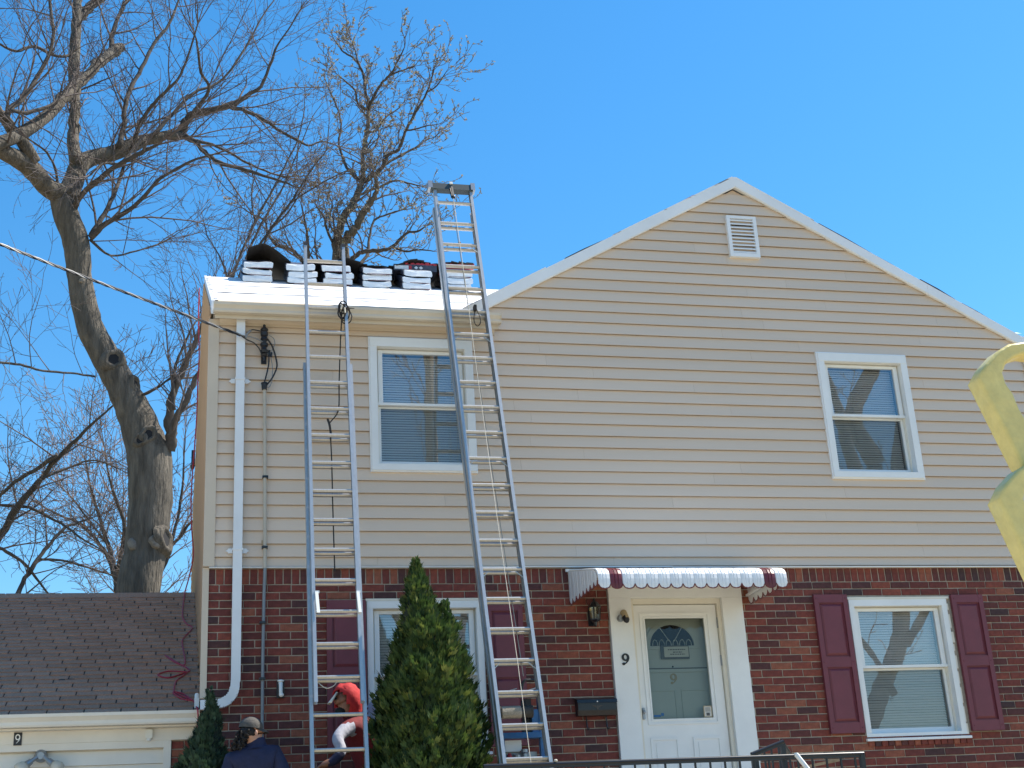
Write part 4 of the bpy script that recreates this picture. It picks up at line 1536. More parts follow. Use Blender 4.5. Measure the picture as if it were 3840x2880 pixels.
def ladder(label, base, fly, rung_z0, drung, braces=(), worn=False):
    """base/fly: (x left top, x left bottom, width, z bottom, z top)"""
    ms = M_alum
    zb = base[3]
    root = thing('extension_ladder', lpt(base[1] + 0.2, zb), label, 'ladder', 'extension ladders against the house')

    def section(sec, off, tagname):
        xt, xb, w, z0, z1 = sec
        xa = lambda z: xb + (xt - xb) * (z - z0) / (z1 - z0)
        for side in (0, 1):
            m = MB()
            a, b = lpt(xa(z0) + side * w, z0, off), lpt(xa(z1) + side * w, z1, off)
            ax = (b - a).normalized()
            sx = ax.cross(LN).normalized()
            if sx.x < 0:
                sx = -sx
            s_ = 1 if side == 0 else -1
            L = (b - a).length / 2
            c = (a + b) / 2
            # channel rail: web and two flanges
            m.obox(c + sx * s_ * 0.003, ax * L, sx * 0.003, LN * 0.029)
            m.obox(c + sx * s_ * 0.0155 + LN * 0.0275, ax * L, sx * 0.0135, LN * 0.003)
            m.obox(c + sx * s_ * 0.0155 - LN * 0.0275, ax * L, sx * 0.0135, LN * 0.003)
            m.build(tagname + '_rail', ms, root)
        z = rung_z0
        while z > z0 + 0.06:
            if z < z1 - 0.02:
                m = MB()
                a, b = lpt(xa(z) + 0.010, z, off), lpt(xa(z) + w - 0.010, z, off)
                # D-shaped rung, flat tread on top
                d = (b - a).normalized()
                pr_ = [(-0.017, 0.012), (0.017, 0.012), (0.021, 0.002), (0.014, -0.014), (0.0, -0.019), (-0.014, -0.014), (-0.021, 0.002)]
                i0 = len(m.v)
                nrm2 = Vector((0, -1, 0))
                upv = Vector((0, 0, 1))
                for q in (a, b):
                    for (u, v) in pr_:
                        m.v.append(tuple(q + nrm2 * u + upv * v))
                n7 = len(pr_)
                m.f.append(tuple(i0 + k for k in range(n7)))
                m.f.append(tuple(i0 + 2 * n7 - 1 - k for k in range(n7)))
                for k in range(n7):
                    m.f.append((i0 + k, i0 + (k + 1) % n7, i0 + n7 + (k + 1) % n7, i0 + n7 + k))
                m.build('rung', ms, root)
            z -= drung
        return xa

    xb_ = section(base, -0.012, 'base')
    xf = section(fly, 0.062, 'fly')
    for z in braces:
        w = fly[2]
        for s_, x in ((1, xf(z)), (-1, xf(z) + w)):
            MB().bar(lpt(x + s_ * 0.012, z - 0.085, 0.062), lpt(x + s_ * 0.085, z - 0.018, 0.062), 0.012, 0.006).build('rung_brace', ms, root)
    for s_ in (0, 1):
        MB().obox(lpt(xb_(zb) + s_ * base[2], zb, -0.012), (0.03, 0, 0), (0, 0.05, 0), (0, 0, 0.03)).build('foot', M_blackp, root)
    return root, xb_, xf


l1, b1, f1 = ladder('aluminium extension ladder standing left of the tall evergreen, tied with dark rope', (1.060, 1.018, 0.452, 1.53, 6.26), (1.090, 1.062, 0.398, 3.05, 7.57), 7.402, 0.2762)
l2, b2, f2 = ladder('aluminium extension ladder standing right of the tall evergreen, reaching above the roof', (2.424, 2.526, 0.425, 1.69, 8.20), (2.432, 2.530, 0.405, 2.0, 8.44), 8.232, 0.2700, braces=(7.69, 6.61, 5.26, 4.18, 3.37))
# ladder 1: end caps, locks, rope
m = MB()
for x in (1.090, 1.488):
    m.obox(lpt(x + (0.016 if x < 1.3 else -0.016), 7.585, 0.062), (0.020, 0, 0), LN * 0.036, LU * 0.014)
m.build('rail_cap', M_blackp, l1)
for x in (1.092, 1.432):
    m = MB()
    m.bar(lpt(x + 0.012, 3.96, 0.11), lpt(x + 0.022, 3.78, 0.11), 0.026, 0.012)
    m.bar(lpt(x + 0.002, 3.965, 0.10), lpt(x + 0.036, 3.965, 0.10), 0.02, 0.02)
    m.build('rung_lock', M_white, l1)
m = MB()
m.tube(smooth_path([lpt(1.43, 6.84, 0.10), lpt(1.425, 6.72, 0.06), lpt(1.41, 6.5, 0.02), lpt(1.38, 6.05, 0.02), lpt(1.36, 5.75, 0.03), lpt(1.278, 5.62, 0.02)]), 0.006, 5)
m.tube(smooth_path([lpt(1.262, 5.66, 0.02), lpt(1.275, 5.60, 0.03), lpt(1.285, 5.50, 0.03)]), 0.011, 6)
m.tube(smooth_path([lpt(1.282, 5.55, 0.02), lpt(1.285, 5.2, 0.0), lpt(1.28, 4.8, -0.01), lpt(1.275, 4.2, -0.01)]), 0.006, 5)
m.build('pull_rope', M_ropeb, l1)
m = MB()
rk = random.Random(4)
c0 = lpt(1.45, 6.80, 0.10)
for k in range(7):
    rr = rk.uniform(0.035, 0.075)
    cx, cz = rk.uniform(-0.03, 0.02), rk.uniform(-0.06, 0.03)
    pts = [c0 + Vector((cx + rr * 0.8 * math.cos(t), rk.uniform(-0.02, 0.01), cz + rr * 1.2 * math.sin(t))) for t in [j * 0.7 for j in range(10)]]
    m.tube(smooth_path(pts, 3), 0.006, 5)
for k in range(4):
    m.tube([c0 + Vector((-0.01, 0, 0.03)), c0 + Vector((rk.uniform(-0.06, 0.10), -0.02, rk.uniform(-0.02, 0.10)))], [0.009, 0.004], 5)
m.build('knotted_rope', M_ropeb, l1)
m = MB()
m.tube([c0 + Vector((-0.035, -0.03, 0.0)), c0 + Vector((-0.025, -0.03, 0.045))], 0.010, 6)
m.tube([c0 + Vector((0.005, -0.03, -0.035)), c0 + Vector((0.0, -0.03, 0.02))], 0.009, 6)
m.build('rope_end', M_rope, l1)
m = MB()
m.tube(smooth_path([lpt(1.10, 3.22, 0.05), lpt(1.16, 3.17, 0.06), lpt(1.22, 3.19, 0.05), lpt(1.25, 3.23, 0.03)]), 0.004, 5)
m.build('loose_cord', M_rope, l1)
# ladder 2: rubber-capped top bar, pulley, ropes
m = MB()
a, b = lpt(2.405, 8.415, 0.07), lpt(2.845, 8.415, 0.07)
m.bar(a, b, 0.075, 0.075, up=LU)
m.build('top_bar', mat('green_rubber', (0.03, 0.05, 0.06), 0.6), l2)
for x in (2.400, 2.846):
    MB().obox(lpt(x, 8.43, 0.07), (0.022, 0, 0), LN * 0.042, LU * 0.046).build('top_bracket', M_steel, l2)
MB().obox(lpt(2.618, 8.455, 0.09), (0.016, 0, 0), LN * 0.03, LU * 0.014).build('top_bolt', M_white, l2)
m = MB()
m.bar(lpt(2.618, 8.40, 0.115), lpt(2.625, 8.25, 0.115), 0.022, 0.02)
m.bar(lpt(2.600, 8.38, 0.115), lpt(2.612, 8.26, 0.115), 0.012, 0.02)
m.ball(lpt(2.628, 8.27, 0.115), 0.020, 8, 6)
m.build('pulley', M_blackp, l2)
m = MB()
m.tube([lpt(2.622, 8.28, 0.12), lpt(2.645, 7.2, 0.13), lpt(2.66, 6.2, 0.13), lpt(2.69, 4.6, 0.14), lpt(2.72, 3.3, 0.15), lpt(2.735, 2.3, 0.15)], 0.0032, 5)
m.build('lift_rope', M_rope, l2)
m = MB()
m.tube([lpt(2.632, 8.28, 0.02), lpt(2.675, 7.2, 0.0), lpt(2.70, 6.2, 0.0), lpt(2.75, 4.6, 0.0), lpt(2.79, 3.25, 0.02)], 0.0040, 5)
m.build('return_rope', mat('grey_rope', (0.30, 0.28, 0.25), 0.9), l2)
m = MB()
c1 = lpt(2.735, 6.86, 0.09)
m.tube(smooth_path([c1 + Vector((-0.012, 0, 0.02)), c1 + Vector((-0.03, -0.01, -0.06)), c1 + Vector((-0.028, -0.01, -0.12)), c1 + Vector((0.0, -0.01, -0.155)), c1 + Vector((0.03, -0.01, -0.12)), c1 + Vector((0.028, -0.01, -0.06)), c1 + Vector((0.004, 0, 0.02))]), 0.0048, 5)
m.obox(c1 + Vector((-0.015, 0, 0.035)), (0.013, 0, 0), (0, 0.03, 0), (0, 0, 0.028))
m.build('cord_loop', M_ropeb, l2)

# ------------------------------------------------------------------ shingle bundles on the ridge
stacks = [(0.640, 2.82, 0), (1.165, 2.78, 1), (1.620, 2.80, 0), (2.070, 2.74, 0), (2.545, 2.70, 0), (3.100, 2.90, 1)]
snames = ['leftmost stack', 'second stack from the left', 'third stack from the left', 'fourth stack from the left', 'fifth stack, beside the tall ladder rail', 'rightmost stack, behind the tall ladder']
BW, BL, BH = 0.338, 0.86, 0.080
rn = random.Random(17)
upr = Vector((0, 1, SLOPE)).normalized()
nro = Vector((0, -SLOPE, 1)).normalized()


def bundle(x, y, lev, label, ang, first_off=0.0, red=False):
    c0_ = Vector((x, y + first_off, rz(y) + 0.012)) + nro * 0 + Vector((0, 0, lev * (BH + 0.006)))
    root = thing('shingle_bundle', c0_, label, 'shingles', 'shingle bundles stacked along the roof ridge')
    ca, sa = math.cos(ang), math.sin(ang)

    def pt(u, v, w_):
        # u across, v up the slope (bending level past the ridge), w thickness
        s_ = v
        yy = y + s_ * upr.y
        zz = rz(y) + s_ * upr.z
        if yy > RY:
            zz = rz(RY) - (yy - RY) * SLOPE * 0.6
        return Vector((x + u * ca - v * sa * 0.3, yy + u * sa, zz + 0.012 + lev * (BH + 0.006) + w_))
    m = MB()
    n_u, n_v = 5, 5
    cr = 0.012
    sag = rn.uniform(0.003, 0.017)
    ring = []
    # closed ring cross-section around the bundle, front end capped by the white wrapper
    cs = [(0.0, cr), (cr, 0.0)] + [(BW * k / 4, -sag * math.sin(math.pi * k / 4)) for k in (1, 2, 3)] + [(BW - cr, 0.0), (BW, cr), (BW, BH - cr), (BW - cr, BH)] + [(BW * k / 4, BH - sag * math.sin(math.pi * k / 4)) for k in (3, 2, 1)] + [(cr, BH), (0.0, BH - cr)]
    tl = rn.uniform(-0.022, 0.022)
    cs = [(u + rn.uniform(-0.005, 0.005), w_ + rn.uniform(-0.005, 0.005) + tl * (u / BW - 0.5)) for u, w_ in cs]
    n = len(cs)
    for k in range(n_v + 1):
        v = BL * k / n_v
        for (u, w_) in cs:
            ins = 0.008 if k in (0, n_v) else 0
            uu = BW / 2 + (u - BW / 2) * (1 - ins * 2)
            m.v.append(tuple(pt(uu, v + (0.002 if k == 0 else 0), BH / 2 + (w_ - BH / 2) * (1 - ins * 4))))
    for k in range(n_v):
        for j in range(n):
            a, b = k * n + j, k * n + (j + 1) % n
            m.f.append((a, b, b + n, a + n))
    m.f.append(tuple(range(n_v * n, n_v * n + n)))
    m.build('printed_sleeve', M_wrapside if not red else M_wrapred, root)
    w = MB()
    for d_ in (0.0, 0.075 + rn.uniform(-0.03, 0.03)):
        for (u, w_) in cs:
            e = 0.003
            uu = BW / 2 + (u - BW / 2) * (1 + e / BW * 2) + rn.uniform(-0.002, 0.002)
            w.v.append(tuple(pt(uu, d_ - 0.004 + rn.uniform(-0.004, 0.004), BH * 0.54 + (w_ - BH / 2) * 0.95)))  # end set short so the dark sleeve paints a shadow gap below
    for j in range(n):
        w.f.append((j, n + j, n + (j + 1) % n, (j + 1) % n))
    # crumpled end face
    cen = len(w.v)
    w.v.append(tuple(pt(BW / 2, -0.012, BH * 0.55)))
    for j in range(n):
        w.f.append(((j + 1) % n, j, cen))
    w.build('white_wrapper_end', M_wrap, root)
    # red printed strip along the lower edge of the wrapper
    if rn.random() < 0.6:
        rs_ = MB()
        u0, u1 = rn.uniform(0.02, 0.10), BW - 0.01
        rs_.poly([pt(u0, -0.009, 0.002), pt(u1, -0.009, 0.002), pt(u1, -0.0095, 0.011), pt(u0, -0.0095, 0.008)])
        rs_.build('print_strip', M_maroon_trim, root)
    return root


lvl = ['bottom', 'middle', 'top']
for si, (x, y, _) in enumerate(stacks):
    for lev in range(3):
        bundle(x + rn.uniform(-0.022, 0.022) + (0.03 if si == 2 and lev == 2 else 0) * -1, y + rn.uniform(-0.02, 0.02) + 0.006 * lev, lev, 'white wrapped shingle bundle, %s of the %s' % (lvl[lev], snames[si]), rn.uniform(-0.06, 0.06), red=(si == 5 and lev == 2))
# a printed bundle lying across the fifth stack
xb = thing('printed_bundle', (2.62, 3.05, rz(3.05) + 0.28), 'dark blue printed shingle bundle lying across behind the fifth stack', 'shingles')
zt = rz(2.95) + 0.262
MB().box(2.48, 3.02, 2.99, 3.30, zt, zt + 0.085).build('bundle_body', M_wrapside, xb)
MB().box(2.49, 2.665, 2.985, 2.9885, zt + 0.018, zt + 0.066).build('white_label', M_wrap, xb)
MB().box(2.667, 2.705, 2.985, 2.9885, zt + 0.018, zt + 0.066).build('red_label', M_wrapred, xb)
m = MB()
for k in (0, 1):
    cx = 2.760 + k * 0.060
    m.prism([(cx - 0.026, zt + 0.042), (cx, zt + 0.020), (cx + 0.026, zt + 0.042), (cx, zt + 0.064)], 'y', 2.985, 2.9885)
m.build('diamond_mark', M_wrap, xb)
m = MB()
rp = random.Random(6)
for (xa, xb2, zz) in ((2.62, 2.80, 0.0), (2.78, 3.02, 0.006), (3.12, 3.50, 0.02)):
    n_ = 5
    for k in range(n_):
        a, b = xa + (xb2 - xa) * k / n_, xa + (xb2 - xa) * (k + 1) / n_
        z1, z2 = zt + 0.088 + zz + rp.uniform(0.0, 0.03), zt + 0.088 + zz + rp.uniform(0.0, 0.03)
        m.prism([(a, zt + 0.084), (b, zt + 0.084), (b, z2), (a, z1)], 'y', 2.98 + rp.uniform(0, 0.02), 3.22)
tag(m.build('red_wrapper', M_wrapred, None, loc=(3.0, 3.1, zt + 0.09)), 'crumpled red plastic wrapper on top of the right-hand bundles', 'wrapper')
m = MB()
for k in range(5):
    a, b = 3.12 + 0.062 * k, 3.12 + 0.062 * (k + 1)
    z1, z2 = rp.uniform(0.0, 0.014), rp.uniform(0.0, 0.014)
    m.prism([(a, rz(2.9) + 0.262), (b, rz(2.9) + 0.262), (b, rz(2.9) + 0.274 + z2), (a, rz(2.9) + 0.274 + z1)], 'y', 2.885, 3.3)
tag(m.build('torn_wrapper', M_wrap, None, loc=(3.2, 3.0, rz(2.9) + 0.26)), 'torn white wrapper draped over the rightmost bundle stack', 'wrapper')
# black felt: curled sheet at the left, flat layer over the bundles
m = MB()
prev = None
for k in range(15):
    t = k / 14
    x = 0.70 + 0.52 * t
    z = rz(3.3) + 0.285 + 0.085 * math.sin(min(1, t * 1.9) * math.pi * 0.5) - 0.42 * max(0, t - 0.35) ** 1.3
    q = (x, z)
    if prev:
        m.prism([prev, q, (q[0], q[1] + 0.006), (prev[0], prev[1] + 0.006)], 'y', 3.02, 3.95)
    prev = q
tag(m.build('curled_felt', M_felt, None, loc=(0.95, 3.3, rz(3.3) + 0.1), smooth=False), 'curled black roofing felt arching between the two left bundle stacks', 'roofing felt')
m = MB()
prev = None
for k in range(25):
    t = k / 24
    x = 1.36 + (3.48 - 1.36) * t
    z = rz(3.1) + 0.268 + 0.020 * math.sin(t * 9) + (0.055 if t > 0.52 else 0.0) * min(1, (t - 0.52) * 12) - 0.03 * max(0, t - 0.9) * 5 + 0.014 * math.sin(t * 31)
    q = (x, z)
    if prev:
        m.prism([(prev[0], prev[1] - 0.012), (q[0], q[1] - 0.012), q, prev], 'y', 3.0 + 0.06 * math.sin(t * 17), 4.0)
    prev = q
tag(m.build('felt_layer', M_felt, None, loc=(2.4, 3.3, rz(3.2) + 0.2)), 'black roofing felt lying flat across the tops of the bundles', 'roofing felt')
m = MB()
m.box(1.34, 2.44, 3.35, 3.55, rz(3.4) + 0.02, rz(3.4) + 0.17)
tag(m.build('felt_roll', M_felt, None, loc=(1.9, 3.4, rz(3.4))), 'long dark felt bundle behind the middle stacks on the ridge', 'roofing felt')

# ------------------------------------------------------------------ hoist behind the tall ladder
ho = thing('rope_hoist', (2.82, -0.9, 1.66), 'blue motor hoist with a rope drum behind the foot of the tall ladder', 'hoist')
m = MB()
m.box(2.612, 2.996, -0.93, -0.87, 3.128, 3.166)
m.box(2.640, 3.018, -0.95, -0.87, 2.786, 2.832)
m.box(2.655, 3.03, -0.98, -0.60, 2.575, 2.612)
m.box(2.975, 3.018, -0.93, -0.87, 2.612, 3.127)
m.box(2.640, 2.668, -0.93, -0.87, 1.66, 2.785)
m.box(2.985, 3.022, -0.93, -0.87, 1.66, 2.574)
m.box(2.640, 2.668, -0.64, -0.60, 1.66, 2.574)
m.box(2.985, 3.022, -0.64, -0.60, 1.66, 2.574)
m.build('frame', M_blue, ho)
MB().box(2.916, 2.974, -0.92, -0.80, 2.833, 3.02).build('side_panel', M_blue, ho)
MB().box(2.880, 2.93, -0.86, -0.70, 2.84, 3.12).build('motor_mount', M_blackp, ho)
m = MB()
for xs in (2.772, 2.935):
    m.lathe((xs, -0.90, 3.166), [(0, 0.02), (0.012, 0.022), (0.02, 0.014)], 8)
    m.bar((xs - 0.035, -0.92, 3.180), (xs + 0.025, -0.92, 3.196), 0.02, 0.008)
m.build('clamp', M_steel, ho)
m = MB()
m.tube(smooth_path([(2.842, -0.9, 3.16), (2.848, -0.9, 3.21), (2.872, -0.9, 3.262), (2.92, -0.9, 3.268), (2.975, -0.9, 3.262)]), 0.012, 8)
m.build('handle', M_blackp, ho)
MB().lathe((2.64, -0.90, 3.003), [(0.0, 0.062), (0.008, 0.062), (0.010, 0.044), (0.19, 0.044), (0.27, 0.050), (0.275, 0.055), (0.285, 0.055)], 16, axis=(1, 0, 0)).build('drum', M_cap, ho, smooth=False)
m = MB()
P = []
for k in range(17 * 12):
    t = k / 12 * 2 * math.pi
    P.append((2.657 + 0.168 * k / (17 * 12), -0.90 + 0.049 * math.cos(t), 3.003 + 0.049 * math.sin(t)))
m.tube(P, 0.0052, 4)
m.build('wound_rope', M_rope, ho)
m = MB()
m.prism([(2.655, 2.70), (2.672, 2.684), (2.806, 2.684), (2.822, 2.70), (2.822, 2.776), (2.655, 2.776)], 'y', -0.88, -0.72)
m.box(2.653, 2.824, -0.882, -0.718, 2.746, 2.752)
m.build('fuel_tank', M_white, ho)
m = MB()
m.box(2.68, 2.96, -0.84, -0.66, 2.613, 2.683)
m.lathe((2.84, -0.9, 2.613), [(0, 0.022), (0.05, 0.022), (0.06, 0.03), (0.085, 0.03)], 10)
m.lathe((2.775, -0.9, 2.613), [(0, 0.03), (0.04, 0.032), (0.05, 0.015)], 10)
m.tube([(2.70, -0.9, 2.64), (2.74, -0.92, 2.66), (2.80, -0.9, 2.65)], 0.008, 6)
m.build('engine', M_steel, ho)
MB().lathe((2.71, -0.9, 2.62), [(0, 0.022), (0.03, 0.024), (0.05, 0.012)], 10).build('red_knob', M_wrapred, ho)

# ------------------------------------------------------------------ railings
def railing(p0, p1, zfoot, nb, label, posts=(0, 1)):
    p0, p1 = Vector(p0), Vector(p1)
    root = thing('iron_railing', (p0.x, p0.y, zfoot), label, 'railing', 'black iron porch railings')
    d = (p1 - p0)
    m = MB().tube([p0 - d.normalized() * 0.02 - Vector((0, 0, 0.004)), p1 + d.normalized() * 0.02 - Vector((0, 0, 0.004))], 0.017, 12)
    m.bar(p0 - Vector((0, 0, 0.022)), p1 - Vector((0, 0, 0.022)), 0.026, 0.016)
    m.build('top_rail', M_black, root)
    MB().bar((p0.x, p0.y, zfoot + 0.12), (p1.x, p1.y, zfoot + 0.12 + (p1.z - p0.z)), 0.026, 0.014).build('bottom_rail', M_black, root)
    for k in range(nb):
        t = (k + 0.5) / nb
        q = p0.lerp(p1, t)
        MB().box(q.x - 0.007, q.x + 0.007, q.y - 0.007, q.y + 0.007, zfoot + 0.127 + (p1.z - p0.z) * t, q.z - 0.028).build('baluster', M_black, root)
    for t in posts:
        q = p0.lerp(p1, t)
        MB().box(q.x - 0.019, q.x + 0.019, q.y - 0.019, q.y + 0.019, zfoot, q.z - 0.010).build('post', M_black, root)
    return root


r1 = railing((2.31, -1.80, 2.500), (5.425, -1.80, 2.492), 1.66, 25, 'black iron porch railing running along the bottom edge of the view')
MB().ball((2.86, -1.80, 2.520), (0.016, 0.016, 0.012), 8, 5).build('finial', M_rope, r1)
railing((4.735, -1.22, 2.575), (5.010, -1.20, 2.662), 1.75, 4, 'short black handrail rising towards the wall right of the door', posts=(0,))
railing((5.025, -1.18, 2.662), (5.15, -1.06, 2.555), 1.75, 2, 'short black handrail dropping away right of the peak by the door', posts=(0,))
m = MB()
m.tube([(4.80, -1.92, 2.492), (5.02, -2.05, 2.10), (5.10, -2.1, 1.9)], 0.019, 8)
m.lathe((4.80, -1.92, 2.492), [(-0.002, 0.018), (0.012, 0.015)], 8)
tag(m.build('white_pole', M_white, None, loc=(4.9, -2.0, 2.3)), 'white painted pole end leaning against the porch railing', 'pole')
m = MB()
m.bar((4.84, -1.72, 2.39), (5.27, -1.70, 2.455), 0.025, 0.022)
tag(m.build('wooden_stick', M_wood, None, loc=(5.0, -1.7, 2.4)), 'tan wooden stick lying behind the balusters of the porch railing', 'stick')

# ------------------------------------------------------------------ people
def skin_body(name, joints, bones, root_key, mats, pick, parent, levels=2):
    keys = list(joints)
    idx = {k: i for i, k in enumerate(keys)}
    me = bpy.data.meshes.new(name)
    org = origin(parent)
    me.from_pydata([tuple(Vector(joints[k][0]) - org) for k in keys], [(idx[a], idx[b]) for a, b in bones], [])
    o = bpy.data.objects.new(name, me)
    COL.objects.link(o)
    sk = o.modifiers.new('skin', 'SKIN')
    sk.use_smooth_shade = True
    ly = me.skin_vertices[0].data if me.skin_vertices else None
    if ly is None:
        bpy.context.view_layer.objects.active = o
        bm = bmesh.new()
        bm.from_mesh(me)
        bm.verts.layers.skin.verify()
        bm.to_mesh(me)
        bm.free()
        ly = me.skin_vertices[0].data
    for k, i in idx.items():
        r = joints[k][1]
        ly[i].radius = r if hasattr(r, '__len__') else (r, r)
        ly[i].use_root = (k == root_key)
    ss = o.modifiers.new('sub', 'SUBSURF')
    ss.levels = levels
    ss.render_levels = levels
    dg = bpy.context.evaluated_depsgraph_get()
    dg.update()
    ev = o.evaluated_get(dg)
    nm = bpy.data.meshes.new_from_object(ev)
    o.modifiers.clear()
    o.data = nm
    nm.materials.clear()
    for q in mats:
        nm.materials.append(q)
    for p in nm.polygons:
        p.material_index = pick(p.center + org)
        p.use_smooth = True
    o.parent = parent
    return o


def hand(J, Bn, key, wrist, palm_dir, side, r=0.012, curl=Vector((0, 0, -1))):
    """palm and five bent fingers added to a joint table"""
    w = Vector(J[wrist][0])
    d = Vector(palm_dir).normalized()
    s = Vector(side).normalized()
    pc = w + d * 0.055
    J[key + 'p'] = (tuple(pc), (0.034, 0.020))
    Bn.append((wrist, key + 'p'))
    for i, L in enumerate((0.062, 0.072, 0.068, 0.052)):
        b = pc + d * 0.035 + s * (-0.027 + 0.018 * i)
        e = b + d * L * 0.55 + curl * L * 0.2
        f = e + d * L * 0.25 + curl * L * 0.5
        for n_, q, rr in (('a', b, 0.011), ('b', e, 0.0095), ('c', f, 0.008)):
            J['%s%d%s' % (key, i, n_)] = (tuple(q), rr)
        Bn += [(key + 'p', '%s%da' % (key, i)), ('%s%da' % (key, i), '%s%db' % (key, i)), ('%s%db' % (key, i), '%s%dc' % (key, i))]
    t0 = pc - s * 0.034 + d * 0.005
    t1 = t0 - s * 0.02 + d * 0.035 + curl * 0.015
    J[key + 't0'] = (tuple(t0), 0.012)
    J[key + 't1'] = (tuple(t1), 0.009)
    Bn += [(key + 'p', key + 't0'), (key + 't0', key + 't1')]


# person in navy, seen from behind
pb = thing('person', (0.60, -1.2, 1.5), 'person in a navy jacket and grey cap seen from behind, head turned right', 'person')
J = {
    'pel': ((0.60, -1.16, 2.18), (0.165, 0.12)), 'sp': ((0.60, -1.17, 2.38), (0.165, 0.12)), 'ch': ((0.605, -1.19, 2.56), (0.185, 0.125)), 'up': ((0.600, -1.19, 2.68), (0.14, 0.095)),
    'nk': ((0.600, -1.19, 2.765), (0.056, 0.056)), 'h1': ((0.598, -1.195, 2.825), (0.066, 0.072)), 'h2': ((0.590, -1.20, 2.885), (0.078, 0.090)), 'h3': ((0.583, -1.20, 2.935), (0.062, 0.072)),
    'chn': ((0.655, -1.175, 2.815), (0.034, 0.034)), 'nos': ((0.672, -1.17, 2.862), (0.016, 0.014)),
    'sR': ((0.765, -1.20, 2.700), (0.078, 0.078)), 'eR': ((0.870, -1.27, 2.46), (0.056, 0.056)), 'wR': ((0.83, -1.45, 2.28), (0.036, 0.036)),
    'sL': ((0.440, -1.20, 2.655), (0.080, 0.080)), 'eL': ((0.365, -1.24, 2.40), (0.056, 0.056)), 'wL': ((0.43, -1.08, 2.22), (0.036, 0.036)),
    'hR': ((0.69, -1.16, 2.05), (0.095, 0.095)), 'kR': ((0.71, -1.18, 1.80), (0.068, 0.068)), 'aR': ((0.71, -1.14, 1.57), (0.045, 0.045)), 'tR': ((0.76, -1.02, 1.53), (0.038, 0.03)),
    'hL': ((0.51, -1.16, 2.05), (0.095, 0.095)), 'kL': ((0.50, -1.18, 1.80), (0.068, 0.068)), 'aL': ((0.50, -1.14, 1.57), (0.045, 0.045)), 'tL': ((0.53, -1.02, 1.53), (0.038, 0.03)),
}
Bn = [('pel', 'sp'), ('sp', 'ch'), ('ch', 'up'), ('up', 'nk'), ('nk', 'h1'), ('h1', 'h2'), ('h2', 'h3'), ('h1', 'chn'), ('h2', 'nos'), ('up', 'sR'), ('sR', 'eR'), ('eR', 'wR'), ('up', 'sL'), ('sL', 'eL'), ('eL', 'wL'), ('pel', 'hR'), ('hR', 'kR'), ('kR', 'aR'), ('aR', 'tR'), ('pel', 'hL'), ('hL', 'kL'), ('kL', 'aL'), ('aL', 'tL')]
hand(J, Bn, 'HR', 'wR', (-0.2, -0.8, -0.5), (0, 0.3, 1))
hand(J, Bn, 'HL', 'wL', (0.3, 0.8, -0.4), (0, 0.3, 1))


def pick_b(c):
    if c.z > 2.775 and 0.48 < c.x < 0.72:
        return 1
    if c.z < 2.16:
        return 2 if c.z > 1.56 else 3
    if c.z < 2.29 and (c.y < -1.42 or (c.x < 0.46 and c.y > -1.07)):
        return 1
    return 0


skin_body('body', J, Bn, 'pel', [M_navy, M_skin2, M_jean, M_blackp], pick_b, pb)
m = MB()
n_ = 18
for k, (z, r_) in enumerate(((2.735, 0.105), (2.760, 0.088), (2.785, 0.078), (2.805, 0.080), (2.812, 0.072))):
    for j in range(n_):
        t = 2 * math.pi * j / n_
        m.v.append((0.612 + r_ * 1.05 * math.cos(t), -1.185 + r_ * math.sin(t), z + 0.012 * math.cos(t) + 0.006 * math.sin(3 * t + k)))
for k in range(4):
    for j in range(n_):
        a, b = k * n_ + j, k * n_ + (j + 1) % n_
        m.f.append((a, b, b + n_, a + n_))
m.build('neck_gaiter', M_navy, pb, smooth=True)
m = MB()
rot = Euler((0, math.radians(8), 0)).to_matrix()
for a_ in range(0, 7):
    th = math.pi / 2 * a_ / 6 * 1.08
    for j in range(20):
        t = 2 * math.pi * j / 20
        rr = Vector((0.094 * math.sin(th) * math.cos(t), 0.100 * math.sin(th) * math.sin(t), 0.082 * math.cos(th)))
        m.v.append(tuple(Vector((0.582, -1.20, 2.905)) + rot @ rr))
for a_ in range(6):
    for j in range(20):
        a, b = a_ * 20 + j, a_ * 20 + (j + 1) % 20
        m.f.append((a, a + 20, b + 20, b))
m.build('cap', M_cap, pb, smooth=True)
m = MB()
for k in range(9):
    t = -1.15 + 2.3 * k / 8
    m.v += [(0.582 + 0.085 * math.cos(t), -1.20 + 0.092 * math.sin(t) + 0.01, 2.893), (0.582 + 0.142 * math.cos(t * 0.8), -1.19 + 0.10 * math.sin(t * 0.9) + 0.015, 2.866), (0.582 + 0.142 * math.cos(t * 0.8), -1.19 + 0.10 * math.sin(t * 0.9) + 0.015, 2.861), (0.582 + 0.085 * math.cos(t), -1.20 + 0.092 * math.sin(t) + 0.01, 2.887)]
for k in range(8):
    a = k * 4
    for j in range(4):
        m.f.append((a + j, a + (j + 1) % 4, a + 4 + (j + 1) % 4, a + 4 + j))
m.build('cap_bill', M_cap, pb)
m = MB()
rh = random.Random(2)
m.ball((0.560, -1.215, 2.862), (0.072, 0.088, 0.060), 14, 9)
for k in range(70):
    t = rh.uniform(0, 1)
    c = Vector((0.525 - 0.055 * t + rh.uniform(-0.035, 0.035), -1.24 + rh.uniform(-0.06, 0.05), 2.885 - 0.11 * t))
    P = [c + Vector((rh.uniform(-0.02, 0.02), rh.uniform(-0.02, 0.02), -0.014 * j)) for j in range(5)]
    m.tube(smooth_path(P, 2), [0.007] * 8 + [0.003], 5)
m.build('hair', M_hair, pb)
m = MB()
m.ball((0.618, -1.285, 2.853), (0.012, 0.010, 0.022), 8, 6)
m.build('ear', M_skin2, pb, smooth=True)
